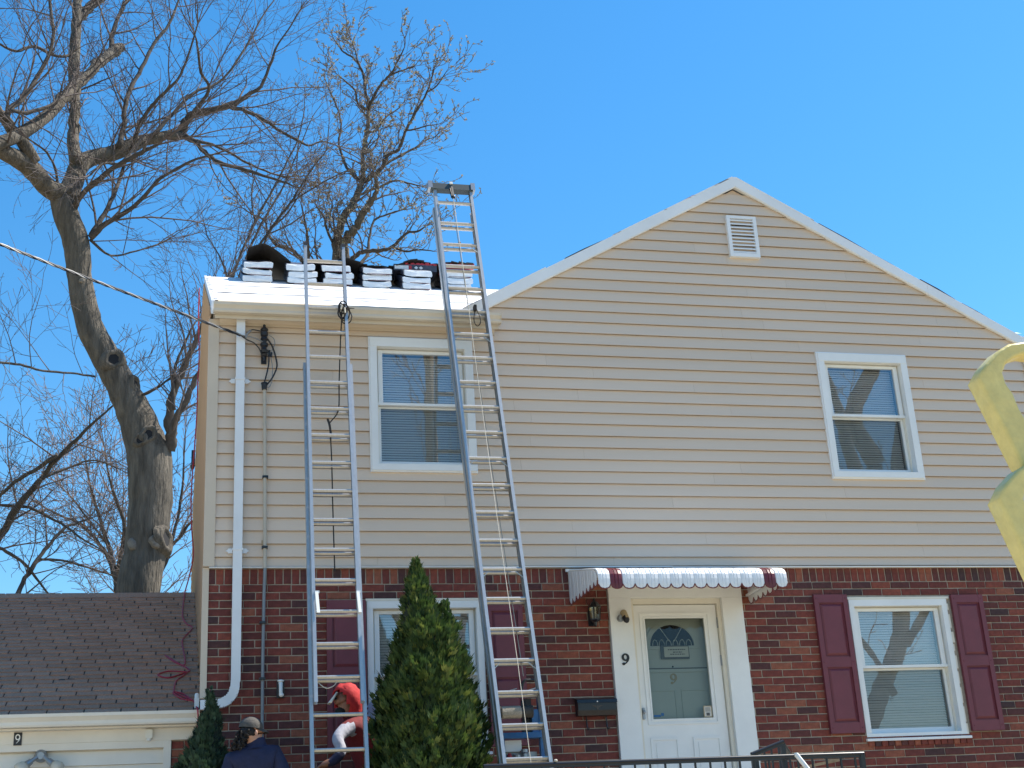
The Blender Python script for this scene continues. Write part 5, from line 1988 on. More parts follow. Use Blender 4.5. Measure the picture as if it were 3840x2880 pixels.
# person in red, bending between the ladder and the wall
pr = thing('person', (1.66, -0.5, 1.5), 'person in a red hooded vest and grey sleeves bending behind the left ladder', 'person')
J = {
    'pel': ((1.70, -0.42, 2.34), (0.165, 0.13)), 'sp': ((1.67, -0.45, 2.56), (0.170, 0.13)), 'ch': ((1.59, -0.50, 2.80), (0.185, 0.14)), 'up': ((1.52, -0.53, 2.95), (0.14, 0.11)),
    'nk': ((1.455, -0.55, 3.05), (0.058, 0.058)), 'h1': ((1.405, -0.575, 3.125), (0.070, 0.072)), 'h2': ((1.385, -0.585, 3.195), (0.085, 0.082)), 'h3': ((1.400, -0.58, 3.255), (0.066, 0.066)),
    'chn': ((1.345, -0.60, 3.085), (0.036, 0.036)), 'nos': ((1.295, -0.62, 3.155), (0.016, 0.016)),
    'sN': ((1.425, -0.66, 2.965), (0.070, 0.070)), 'eN': ((1.290, -0.80, 2.845), (0.054, 0.054)), 'wN': ((1.335, -0.86, 2.735), (0.046, 0.046)), 'gN': ((1.275, -0.87, 2.670), (0.048, 0.048)), 'vN': ((1.235, -0.875, 2.650), (0.032, 0.032)),
    'sF': ((1.585, -0.38, 3.01), (0.075, 0.075)), 'eF': ((1.685, -0.34, 3.185), (0.058, 0.058)), 'wF': ((1.83, -0.30, 3.06), (0.040, 0.040)),
    'hR': ((1.70, -0.54, 2.20), (0.10, 0.10)), 'kR': ((1.60, -0.60, 1.88), (0.070, 0.070)), 'aR': ((1.70, -0.58, 1.58), (0.046, 0.046)), 'tR': ((1.56, -0.60, 1.54), (0.038, 0.03)),
    'hL': ((1.70, -0.32, 2.20), (0.10, 0.10)), 'kL': ((1.62, -0.30, 1.88), (0.070, 0.070)), 'aL': ((1.73, -0.30, 1.58), (0.046, 0.046)), 'tL': ((1.59, -0.30, 1.54), (0.038, 0.03)),
}
Bn = [('pel', 'sp'), ('sp', 'ch'), ('ch', 'up'), ('up', 'nk'), ('nk', 'h1'), ('h1', 'h2'), ('h2', 'h3'), ('h1', 'chn'), ('h2', 'nos'), ('up', 'sN'), ('sN', 'eN'), ('eN', 'wN'), ('wN', 'gN'), ('gN', 'vN'), ('up', 'sF'), ('sF', 'eF'), ('eF', 'wF'), ('pel', 'hR'), ('hR', 'kR'), ('kR', 'aR'), ('aR', 'tR'), ('pel', 'hL'), ('hL', 'kL'), ('kL', 'aL'), ('aL', 'tL')]
hand(J, Bn, 'HN', 'vN', (-1.0, -0.1, -0.35), (0, -1, 0.2))
hand(J, Bn, 'HF', 'wF', (0.6, 0.5, -0.5), (0, 0.5, 1))


def pick_r(c):
    near = (c - Vector((1.30, -0.82, 2.80))).length
    if c.z < 2.24:
        return 2 if c.z > 1.57 else 5
    if c.y < -0.66 and c.x < 1.46 and c.z < 2.97:
        if c.z < 2.725 and c.x < 1.345:
            return 4 if c.x > 1.215 else 3
        return 1
    if c.x > 1.60 and c.z > 2.99 and c.y > -0.46:
        return 1 if c.x < 1.815 else 3
    if c.z > 3.06 and c.x < 1.50:
        return 3
    return 0


skin_body('body', J, Bn, 'pel', [M_red_shade, M_grey, M_jean, M_skin, M_navy, M_blackp], pick_r, pr)
# hood: shell open towards the lower left
m = MB()
hc = Vector((1.405, -0.575, 3.185))
od = Vector((-0.80, -0.32, -0.42)).normalized()
vid = {}
NA, NB = 16, 26
for a_ in range(NA + 1):
    th = math.pi * a_ / NA
    for b_ in range(NB):
        ph = 2 * math.pi * b_ / NB
        d = Vector((math.sin(th) * math.cos(ph), math.sin(th) * math.sin(ph), math.cos(th)))
        fold = 1 + 0.045 * math.sin(8 * d.x + 9 * d.z + 2 * d.y) * math.cos(7 * d.y + 3 * d.z) + 0.03 * math.sin(17 * (d.z - 0.6 * d.x))
        q = hc + Vector((d.x * 0.132, d.y * 0.128, d.z * 0.140)) * fold
        if d.x > 0.3 and d.z < 0:
            q += Vector((0.03, 0.0, -0.05)) * (-d.z)
        vid[(a_, b_)] = len(m.v)
        m.v.append(tuple(q))
for a_ in range(NA):
    for b_ in range(NB):
        th, ph = math.pi * (a_ + 0.5) / NA, 2 * math.pi * (b_ + 0.5) / NB
        d = Vector((math.sin(th) * math.cos(ph), math.sin(th) * math.sin(ph), math.cos(th)))
        if d.dot(od) > 0.45:
            continue
        m.f.append((vid[(a_, b_)], vid[(a_ + 1, b_)], vid[(a_ + 1, (b_ + 1) % NB)], vid[(a_, (b_ + 1) % NB)]))
hood = m.build('hood', M_red, pr, smooth=True)
md = hood.modifiers.new('thickness', 'SOLIDIFY')
md.thickness = 0.012
m = MB()
for k in range(9):
    t = -1.2 + 2.4 * k / 8
    base = Vector((1.315, -0.60 + 0.075 * math.sin(t), 3.245 - 0.02 * (1 - math.cos(t))))
    tip = Vector((1.238 + 0.035 * (1 - math.cos(t)), -0.615 + 0.075 * math.sin(t), 3.150))
    m.v += [tuple(base), tuple(tip), tuple(tip + Vector((0.006, 0, -0.004))), tuple(base + Vector((0.008, 0, -0.004)))]
for k in range(8):
    a = k * 4
    for j in range(4):
        m.f.append((a + j, a + (j + 1) % 4, a + 4 + (j + 1) % 4, a + 4 + j))
m.build('cap_bill', M_cream, pr)
m = MB()
m.ball((1.352, -0.600, 3.085), (0.050, 0.055, 0.036), 12, 8)
m.build('beard', M_hair, pr, smooth=True)
m = MB()
for sy in (-0.645, -0.575):
    m.ball((1.308, sy, 3.185), (0.010, 0.013, 0.008), 8, 6)
m.build('eye', M_hair, pr)

# ------------------------------------------------------------------ evergreens
from mathutils import noise as mn


def evergreen(name, label, cx, cy, prof, zg, lobes, count, mt, seed, size=0.085):
    """prof: (z, left x, right x); sprays cover a lumpy cone"""
    root = thing(name, (cx, cy, zg), label, 'shrub')
    r = random.Random(seed)
    prof = sorted(prof)

    def at(z):
        for (a, b) in zip(prof, prof[1:]):
            if a[0] <= z <= b[0]:
                t = (z - a[0]) / (b[0] - a[0])
                return a[1] + (b[1] - a[1]) * t, a[2] + (b[2] - a[2]) * t
        return (prof[-1][1], prof[-1][2])
    MB().tube([(cx, cy, zg - 0.05), (cx, cy, zg + 0.6), (cx, cy, prof[-1][0] - 0.15)], [0.055, 0.045, 0.006], 8).build('trunk', M_bark, root)
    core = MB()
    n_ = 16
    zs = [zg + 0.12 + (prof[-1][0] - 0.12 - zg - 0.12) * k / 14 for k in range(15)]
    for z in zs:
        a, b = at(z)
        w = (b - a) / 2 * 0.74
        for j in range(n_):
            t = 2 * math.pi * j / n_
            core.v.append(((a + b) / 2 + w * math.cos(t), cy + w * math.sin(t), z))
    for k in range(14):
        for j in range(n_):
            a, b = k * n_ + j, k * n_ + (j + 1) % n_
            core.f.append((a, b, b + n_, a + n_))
    core.build('shade_core', M_evcore, root)  # near-black core stands in for the shade inside the shrub
    m = MB()
    zlo, zhi = prof[0][0], prof[-1][0]
    made = 0
    while made < count:
        z = zlo + (zhi - zlo) * (1 - math.sqrt(r.random()) if r.random() < 0.55 else r.random())
        a, b = at(z)
        w = (b - a) / 2
        if r.random() > (w / 0.5) ** 0.6 + 0.12:
            continue
        t = r.uniform(0, 2 * math.pi)
        if math.sin(t) > 0.45 and r.random() < 0.7:
            continue
        n0 = Vector((math.cos(t), math.sin(t), 0))
        p = Vector(((a + b) / 2, cy, z))
        lump = mn.noise(Vector((p.x + n0.x * w, n0.y * w, z)) * 6.5) * 0.17 + mn.noise(Vector((p.x + n0.x * w, n0.y * w, z)) * 15.0) * 0.09
        depth = r.random() ** 2.2
        rad = w * (0.90 + lump * 2.1) - depth * 0.16 * min(1, w / 0.25) - 0.02
        p += n0 * max(rad, 0.01)
        d = (n0 * r.uniform(0.25, 0.8) + Vector((0, 0, r.uniform(0.5, 1.4))) + Vector((r.uniform(-0.4, 0.4), r.uniform(-0.4, 0.4), 0))).normalized()
        side = d.cross(n0 + Vector((r.uniform(-0.6, 0.6), r.uniform(-0.6, 0.6), r.uniform(-0.5, 0.5))))
        if side.length < 0.05:
            continue
        side.normalize()
        up = side.cross(d)
        L = size * r.uniform(0.7, 1.9) * (1.0 if w > 0.15 else 0.75)
        b0 = len(m.v)
        m.v.append(tuple(p))
        for (u, v_) in ((-0.46, 0.40), (-0.40, 0.78), (-0.12, 0.60), (0.0, 1.15), (0.12, 0.62), (0.40, 0.80), (0.48, 0.38)):
            q = p + d * L * v_ + side * L * u * 0.52 + up * L * 0.18 * (abs(u) - 0.3) * r.uniform(-1, 1)
            m.v.append(tuple(q))
        m.f += [(b0, b0 + 1, b0 + 2), (b0, b0 + 2, b0 + 3), (b0, b0 + 3, b0 + 4), (b0, b0 + 4, b0 + 5), (b0, b0 + 5, b0 + 6), (b0, b0 + 6, b0 + 7)]
        made += 1
    for (lx, ly, lz, lr, lh, nn) in lobes:
        for k in range(nn):
            z = lz + r.random() * lh
            w = lr * (1 - (z - lz) / lh) + 0.012
            t = r.uniform(0, 2 * math.pi)
            p = Vector((lx + w * math.cos(t) * r.uniform(0.5, 1), ly + w * math.sin(t), z))
            d = Vector((math.cos(t) * 0.4, math.sin(t) * 0.4, 1)).normalized()
            side = d.cross(Vector((r.uniform(-1, 1), r.uniform(-1, 1), 0.2))).normalized()
            L = size * r.uniform(0.5, 1.0)
            b0 = len(m.v)
            m.v.append(tuple(p))
            for (u, v_) in ((-0.5, 0.5), (-0.35, 0.9), (0.0, 1.1), (0.36, 0.88), (0.5, 0.45)):
                m.v.append(tuple(p + d * L * v_ + side * L * u * 0.7))
            m.f += [(b0, b0 + i + 1, b0 + i + 2) for i in range(4)]
    m.build('foliage', mt, root, stuff=True)
    return root


evergreen('evergreen', 'tall cone shaped evergreen with a second smaller tip, in front of the ground floor window', 1.93, -1.15,
          [(1.58, 1.62, 2.30), (1.9, 1.50, 2.47), (2.59, 1.52, 2.475), (2.885, 1.565, 2.44), (3.30, 1.645, 2.365), (3.66, 1.735, 2.235), (3.80, 1.77, 2.13), (3.90, 1.79, 2.07), (4.02, 1.83, 2.035), (4.11, 1.86, 2.005), (4.16, 1.90, 1.97), (4.20, 1.92, 1.95)],
          1.5, [(1.93, -1.15, 4.12, 0.042, 0.11, 50), (1.932, -1.15, 4.21, 0.010, 0.05, 10), (2.155, -1.2, 3.62, 0.075, 0.25, 240)], 30000, M_ever, 5, 0.052)
evergreen('evergreen', 'small dark evergreen at the garage corner below the white downspout', 0.245, -0.70,
          [(1.55, 0.0, 0.5), (2.0, -0.03, 0.56), (2.686, 0.035, 0.47), (2.86, 0.12, 0.42), (3.0, 0.17, 0.395), (3.15, 0.225, 0.345), (3.23, 0.255, 0.29)],
          1.5, [(0.27, -0.7, 3.18, 0.03, 0.09, 30)], 10000, M_ever2, 9, 0.048)

# ------------------------------------------------------------------ bare trees
MAPLE = [
  [[-0.634,9.5,5.885,0.356],[-0.61,9.5,6.172,0.34],[-0.53,9.5,6.83,0.326],[-0.481,9.5,7.428,0.337],[-0.471,9.5,7.96,0.354],[-0.518,9.5,8.461,0.357],[-0.696,9.5,9.007,0.299],[-0.855,9.5,9.36,0.263],[-1.029,9.5,9.716,0.241],[-1.314,9.5,10.233,0.227],[-1.522,9.5,10.634,0.217],[-1.638,9.5,11.044,0.21],[-1.744,9.5,11.542,0.2],[-1.795,9.5,11.965,0.217],[-1.873,9.5,12.304,0.218],[-2.047,9.5,12.771,0.211],[-2.113,9.5,13.03,0.196]],
  [[-2.098,9.5,13.074,0.136],[-2.311,9.25,13.048,0.124],[-2.556,9.0,13.227,0.12],[-2.763,8.75,13.282,0.112],[-2.935,8.5,13.247,0.098],[-3.126,8.25,13.221,0.077],[-3.433,8.0,13.212,0.063],[-3.938,7.75,13.455,0.05],[-4.347,7.5,13.782,0.031]],
  [[-2.067,9.5,12.984,0.15],[-1.965,9.643,13.345,0.131],[-1.89,9.786,13.773,0.123],[-1.723,9.929,14.04,0.11],[-1.357,10.071,14.245,0.106],[-1.014,10.214,14.533,0.101],[-0.688,10.357,14.781,0.073],[-0.181,10.5,14.965,0.065]],
  [[-0.181,10.5,14.965,0.065],[-0.129,10.43,15.165,0.059],[0.01,10.36,15.332,0.053],[0.296,10.29,15.389,0.049],[0.67,10.22,15.475,0.042],[1.044,10.15,15.746,0.03],[1.215,10.08,15.856,0.024],[1.414,10.01,16.388,0.02],[1.497,9.94,16.666,0.015],[1.699,9.87,16.994,0.011],[1.934,9.8,17.436,0.008]],
  [[0.667,10.1,15.401,0.033],[0.963,10.2,15.392,0.028],[1.322,10.3,15.277,0.025],[1.625,10.4,15.121,0.021],[2.021,10.5,14.97,0.018],[2.18,10.6,14.989,0.015],[2.403,10.7,15.151,0.012],[2.658,10.8,15.159,0.009]],
  [[-0.122,10.4,14.895,0.044],[0.082,10.257,14.677,0.037],[0.285,10.114,14.379,0.032],[0.484,9.971,14.149,0.029],[0.82,9.829,13.98,0.026],[1.153,9.686,13.812,0.021],[1.596,9.543,13.604,0.016],[1.782,9.4,13.444,0.008]],
  [[-0.005,10.4,14.82,0.024],[0.374,10.6,14.864,0.021],[0.704,10.8,14.834,0.018],[1.01,11.0,14.764,0.017],[1.504,11.2,14.67,0.014]],
  [[-1.917,9.6,13.73,0.086],[-2.006,9.79,14.211,0.078],[-2.036,9.98,14.544,0.077],[-2.036,10.17,15.116,0.072],[-2.09,10.36,15.664,0.073],[-2.147,10.55,16.258,0.08],[-2.162,10.74,17.153,0.072],[-2.194,10.93,17.821,0.067],[-2.201,11.12,18.434,0.059],[-2.228,11.31,19.21,0.044],[-2.193,11.5,20.131,0.026]],
  [[-3.088,8.0,13.08,0.079],[-2.879,8.333,13.392,0.08],[-2.686,8.667,13.752,0.086],[-2.414,9.0,14.249,0.081],[-2.233,9.333,14.751,0.076],[-2.094,9.667,15.229,0.074],[-1.916,10.0,15.654,0.072],[-1.736,10.333,16.191,0.074],[-1.543,10.667,16.672,0.078],[-1.352,11.0,17.072,0.067]],
  [[-1.531,10.9,16.863,0.036],[-1.544,11.225,17.548,0.034],[-1.406,11.55,18.307,0.029],[-1.229,11.875,19.093,0.023],[-1.113,12.2,20.015,0.013]],
  [[-2.206,11.2,17.754,0.068],[-2.09,11.46,18.132,0.069],[-1.912,11.72,18.561,0.067],[-1.641,11.98,19.161,0.055],[-1.301,12.24,19.903,0.036],[-1.081,12.5,20.774,0.02]],
  [[-2.528,8.9,13.324,0.096],[-2.673,8.683,13.521,0.082],[-2.891,8.467,13.737,0.066],[-3.023,8.25,13.836,0.06],[-3.254,8.033,13.981,0.049],[-3.546,7.817,14.353,0.036],[-3.748,7.6,14.846,0.02]],
  [[-2.911,8.2,13.696,0.044],[-2.897,8.367,13.978,0.037],[-2.689,8.533,14.372,0.032],[-2.51,8.7,14.961,0.028],[-2.357,8.867,15.66,0.025],[-2.474,9.033,16.551,0.02],[-2.613,9.2,17.331,0.011]],
  [[-2.872,8.2,13.848,0.026],[-2.634,8.467,14.0,0.026],[-2.346,8.733,14.31,0.021],[-2.128,9.0,14.681,0.014]],
  [[-2.084,10.0,16.212,0.02],[-2.357,9.76,15.959,0.02],[-2.745,9.52,15.961,0.02],[-2.997,9.28,15.678,0.018],[-3.313,9.04,15.68,0.014],[-3.625,8.8,15.742,0.008]],
  [[-1.926,9.5,12.78,0.049],[-1.789,9.24,12.927,0.038],[-1.477,8.98,13.142,0.034],[-1.164,8.72,13.295,0.029],[-0.801,8.46,13.388,0.027],[-0.542,8.2,13.41,0.018]],
  [[-1.608,9.4,12.237,0.046],[-1.351,9.233,12.439,0.034],[-0.991,9.067,12.617,0.027],[-0.736,8.9,12.818,0.024],[-0.483,8.733,13.079,0.02],[0.031,8.567,13.359,0.016],[0.368,8.4,13.413,0.011]],
  [[-1.585,9.4,12.298,0.038],[-1.415,9.7,12.855,0.03],[-1.267,10.0,13.491,0.027],[-1.166,10.3,14.112,0.022],[-1.116,10.6,14.747,0.015]],
  [[-1.257,9.9,14.284,0.043],[-1.187,10.062,14.793,0.035],[-1.187,10.225,15.357,0.032],[-1.072,10.387,15.91,0.03],[-0.894,10.55,16.483,0.029],[-0.74,10.712,17.03,0.026],[-0.491,10.875,17.6,0.022],[-0.329,11.038,18.286,0.016],[-0.224,11.2,18.983,0.01]],
  [[-1.031,10.0,14.392,0.029],[-0.872,9.7,14.702,0.026],[-0.656,9.4,14.93,0.023],[-0.282,9.1,15.233,0.018],[-0.102,8.8,15.547,0.014],[0.046,8.5,16.017,0.01]],
  [[-0.712,10.2,14.714,0.029],[-0.336,10.386,15.359,0.025],[-0.001,10.571,15.916,0.023],[0.38,10.757,16.242,0.018],[0.709,10.943,16.749,0.017],[1.076,11.129,17.604,0.014],[1.331,11.314,18.323,0.011],[1.596,11.5,18.908,0.008]],
  [[-0.018,10.2,15.223,0.026],[0.283,9.95,15.621,0.022],[0.13,9.7,15.822,0.019],[0.06,9.45,16.161,0.016],[0.027,9.2,16.193,0.011]],
  [[-1.614,9.5,12.256,0.019],[-1.282,9.833,12.135,0.014],[-0.876,10.167,12.409,0.011],[-0.535,10.5,12.716,0.009]],
  [[-2.188,9.5,12.824,0.019],[-2.183,9.1,13.248,0.016],[-2.316,8.7,13.408,0.013],[-2.583,8.3,13.426,0.01]],
  [[-0.932,10.2,14.597,0.02],[-1.168,9.733,13.892,0.02],[-1.457,9.267,13.578,0.016],[-1.62,8.8,13.094,0.013]],
  [[-0.211,9.4,8.536,0.081],[-0.178,9.3,8.732,0.068],[-0.224,9.2,8.955,0.054],[-0.183,9.1,9.323,0.046],[-0.086,9.0,9.607,0.041],[0.037,8.9,9.923,0.035],[0.199,8.8,10.3,0.027],[0.336,8.7,10.65,0.019],[0.594,8.6,11.037,0.011]],
  [[-0.182,8.9,8.6,0.048],[-0.129,8.783,8.787,0.043],[-0.081,8.667,8.888,0.04],[0.029,8.55,9.075,0.037],[0.125,8.433,9.289,0.032],[0.222,8.317,9.474,0.026],[0.42,8.2,9.748,0.016]],
  [[-0.149,8.9,9.052,0.024],[-0.173,8.96,9.445,0.02],[-0.157,9.02,9.787,0.02],[-0.073,9.08,10.107,0.018],[0.078,9.14,10.525,0.012],[0.156,9.2,10.704,0.008]],
  [[-0.717,9.4,9.445,0.019],[-0.504,9.2,9.466,0.016],[-0.244,9.0,9.602,0.012],[-0.089,8.8,9.676,0.008]],
  [[-1.409,9.3,9.722,0.014],[-1.748,8.975,9.645,0.013],[-2.148,8.65,9.551,0.014],[-2.438,8.325,9.514,0.015],[-2.737,8.0,9.418,0.015]],
]
LEAN = [
  [[-3.542,14.0,7.574,0.093],[-3.213,13.778,8.216,0.071],[-2.955,13.556,8.638,0.065],[-2.717,13.333,8.899,0.056],[-2.399,13.111,9.288,0.046],[-2.105,12.889,9.596,0.037],[-1.837,12.667,9.806,0.031],[-1.571,12.444,10.029,0.023],[-1.304,12.222,10.203,0.018],[-1.042,12.0,10.44,0.011]],
  [[-2.211,12.8,9.486,0.028],[-2.633,13.1,9.282,0.028],[-2.974,13.4,9.141,0.025],[-3.257,13.7,8.965,0.022],[-3.544,14.0,8.787,0.016]],
  [[-3.699,14.0,8.883,0.022],[-3.261,13.833,8.815,0.022],[-2.736,13.667,8.735,0.023],[-2.413,13.5,8.531,0.02],[-2.064,13.333,8.313,0.017],[-1.745,13.167,8.035,0.014],[-1.312,13.0,7.744,0.009]],
  [[-2.851,13.0,6.595,0.038],[-2.79,13.143,6.953,0.036],[-2.67,13.286,7.318,0.033],[-2.476,13.429,7.722,0.031],[-2.301,13.571,8.04,0.026],[-2.077,13.714,8.365,0.022],[-1.897,13.857,8.484,0.017],[-1.698,14.0,8.604,0.011]],
  [[-3.277,13.0,7.865,0.024],[-3.0,13.125,7.773,0.024],[-2.682,13.25,7.556,0.021],[-2.35,13.375,7.152,0.015],[-2.142,13.5,6.9,0.011]],
  [[-2.405,13.0,7.596,0.018],[-2.086,13.333,7.662,0.017],[-1.691,13.667,7.62,0.016],[-1.129,14.0,7.503,0.011]],
  [[-2.427,12.6,8.975,0.018],[-1.964,12.8,9.265,0.015],[-1.57,13.0,9.462,0.012],[-1.152,13.2,9.367,0.009]],
]
FAR = [
  [[-1.237,18.0,7.739,0.072],[-1.294,18.0,8.251,0.062],[-1.425,18.0,8.843,0.051],[-1.67,18.0,9.593,0.04],[-1.919,18.0,10.353,0.026],[-2.056,18.0,10.969,0.015]],
  [[-1.297,18.0,8.324,0.044],[-1.583,18.25,9.015,0.033],[-2.125,18.5,9.684,0.026],[-2.582,18.75,9.939,0.019],[-3.012,19.0,10.237,0.013]],
  [[-1.303,18.0,8.472,0.04],[-1.157,17.75,9.342,0.033],[-1.389,17.5,10.025,0.026],[-1.541,17.25,10.518,0.016],[-1.622,17.0,10.97,0.011]],
  [[-1.507,18.0,9.104,0.026],[-1.825,18.333,9.565,0.02],[-2.346,18.667,10.306,0.017],[-2.755,19.0,10.79,0.011]],
  [[-0.433,18.0,7.732,0.047],[-0.222,18.0,8.918,0.041],[-0.065,18.0,9.679,0.034],[0.023,18.0,10.453,0.026],[0.04,18.0,11.162,0.019],[0.06,18.0,11.802,0.011]],
  [[-0.543,18.0,7.879,0.04],[-0.327,18.0,8.843,0.033],[-0.017,18.0,9.259,0.028],[0.227,18.0,9.604,0.022],[0.586,18.0,9.876,0.015]],
]
BUD = [
  [[3.234,15.0,14.032,0.112],[3.196,15.0,14.414,0.105],[3.171,15.0,14.683,0.097],[3.158,15.0,15.111,0.088],[3.221,15.0,15.429,0.085],[3.288,15.0,15.71,0.085],[3.435,15.0,15.998,0.08],[3.582,15.0,16.248,0.075],[3.675,15.0,16.497,0.072],[3.752,15.0,16.746,0.061],[3.782,15.0,17.035,0.047],[3.779,15.0,17.323,0.047],[3.822,15.0,17.699,0.047],[3.883,15.0,17.996,0.048],[3.924,15.0,18.252,0.046],[3.93,15.0,18.549,0.041]],
  [[3.93,15.0,18.549,0.037],[3.95,15.111,18.832,0.032],[3.907,15.222,19.198,0.028],[3.898,15.333,19.572,0.026],[3.861,15.444,19.903,0.025],[3.785,15.556,20.189,0.023],[3.649,15.667,20.427,0.019],[3.473,15.778,20.618,0.015],[3.335,15.889,20.904,0.012],[3.253,16.0,21.152,0.008]],
  [[3.736,15.2,19.952,0.017],[3.725,15.633,20.637,0.015],[3.669,16.067,21.24,0.012],[3.648,16.5,21.718,0.008]],
  [[3.93,15.0,18.591,0.033],[3.985,14.833,18.749,0.028],[4.134,14.667,18.999,0.024],[4.261,14.5,19.118,0.022],[4.385,14.333,19.193,0.018],[4.514,14.167,19.438,0.015],[4.642,14.0,19.682,0.009]],
  [[4.223,14.5,19.072,0.018],[4.422,14.333,19.175,0.016],[4.655,14.167,19.196,0.013],[4.849,14.0,19.192,0.009]],
  [[3.34,15.0,14.114,0.094],[3.352,14.9,14.607,0.088],[3.292,14.8,14.982,0.077],[3.388,14.7,15.172,0.074],[3.518,14.6,15.306,0.07],[3.65,14.5,15.517,0.067],[3.728,14.4,15.706,0.063],[3.877,14.3,15.9,0.053],[3.972,14.2,16.09,0.039],[3.926,14.1,16.23,0.028],[3.88,14.0,16.33,0.017]],
  [[3.788,15.0,16.728,0.047],[3.97,14.864,16.81,0.043],[4.172,14.727,16.953,0.038],[4.303,14.591,17.213,0.032],[4.502,14.455,17.274,0.029],[4.595,14.318,17.489,0.027],[4.632,14.182,17.618,0.025],[4.78,14.045,17.877,0.022],[4.909,13.909,18.094,0.02],[5.038,13.773,18.311,0.016],[5.132,13.636,18.565,0.014],[5.209,13.5,18.86,0.011]],
  [[5.199,14.4,18.8,0.015],[5.337,14.133,18.772,0.013],[5.438,13.867,18.824,0.011],[5.481,13.6,18.825,0.007]],
  [[3.879,15.0,16.776,0.029],[4.164,15.167,17.134,0.026],[4.455,15.333,17.478,0.024],[4.826,15.5,17.811,0.021],[5.165,15.667,18.103,0.017],[5.395,15.833,18.391,0.013],[5.664,16.0,18.596,0.008]],
  [[3.751,15.0,16.705,0.04],[3.603,15.1,16.872,0.034],[3.553,15.2,17.067,0.031],[3.45,15.3,17.218,0.027],[3.356,15.4,17.6,0.024],[3.298,15.5,17.988,0.02],[3.369,15.6,18.393,0.019],[3.366,15.7,18.752,0.017],[3.269,15.8,19.195,0.015],[3.133,15.9,19.64,0.011],[3.032,16.0,20.004,0.008]],
  [[3.93,15.0,18.57,0.026],[3.665,14.8,18.616,0.022],[3.571,14.6,18.821,0.018],[3.366,14.4,18.887,0.014],[3.127,14.2,18.947,0.009]],
  [[3.452,15.0,14.659,0.053],[3.542,14.857,14.791,0.042],[3.771,14.714,14.851,0.039],[4.068,14.571,14.819,0.035],[4.294,14.429,14.84,0.03],[4.596,14.286,15.117,0.023],[4.82,14.143,15.118,0.017],[5.01,14.0,15.193,0.012]],
  [[3.628,15.0,14.63,0.028],[3.873,15.2,15.012,0.029],[3.945,15.4,15.511,0.023],[4.092,15.6,16.065,0.02],[4.422,15.8,16.352,0.017],[4.834,16.0,16.607,0.011]],
  [[3.135,15.0,14.604,0.053],[2.759,15.075,14.657,0.049],[2.452,15.15,14.773,0.046],[2.179,15.225,15.046,0.035],[1.87,15.3,15.182,0.028],[1.699,15.375,15.484,0.023],[1.631,15.45,15.834,0.02],[1.352,15.525,16.014,0.014],[1.143,15.6,16.2,0.011]],
  [[2.543,15.0,14.726,0.031],[2.532,14.875,14.975,0.024],[2.487,14.75,15.299,0.021],[2.408,14.625,15.62,0.016],[2.345,14.5,15.824,0.01]],
  [[3.582,15.0,16.289,0.029],[3.865,15.2,16.576,0.024],[4.227,15.4,16.832,0.022],[4.598,15.6,17.132,0.019],[5.007,15.8,17.185,0.015],[5.347,16.0,17.232,0.009]],
  [[3.088,15.0,15.146,0.025],[2.897,14.667,15.36,0.021],[2.828,14.333,15.419,0.017],[2.624,14.0,15.504,0.01]],
  [[3.143,15.0,15.345,0.021],[3.023,15.167,15.778,0.016],[3.117,15.333,16.312,0.014],[2.993,15.5,16.635,0.009]],
  [[4.386,15.0,15.122,0.025],[4.673,14.8,14.944,0.019],[4.925,14.6,14.901,0.016],[5.208,14.4,14.781,0.009]],
  [[3.901,15.0,17.998,0.026],[4.143,15.125,18.175,0.022],[4.394,15.25,18.612,0.017],[4.646,15.375,18.881,0.013],[4.864,15.5,19.194,0.008]],
  [[4.6,14.0,17.508,0.018],[4.811,13.867,17.487,0.014],[5.041,13.733,17.508,0.011],[5.268,13.6,17.489,0.005]],
  [[3.781,15.0,17.405,0.022],[4.08,15.267,17.747,0.018],[4.239,15.533,18.253,0.015],[4.247,15.8,18.669,0.009]],
]
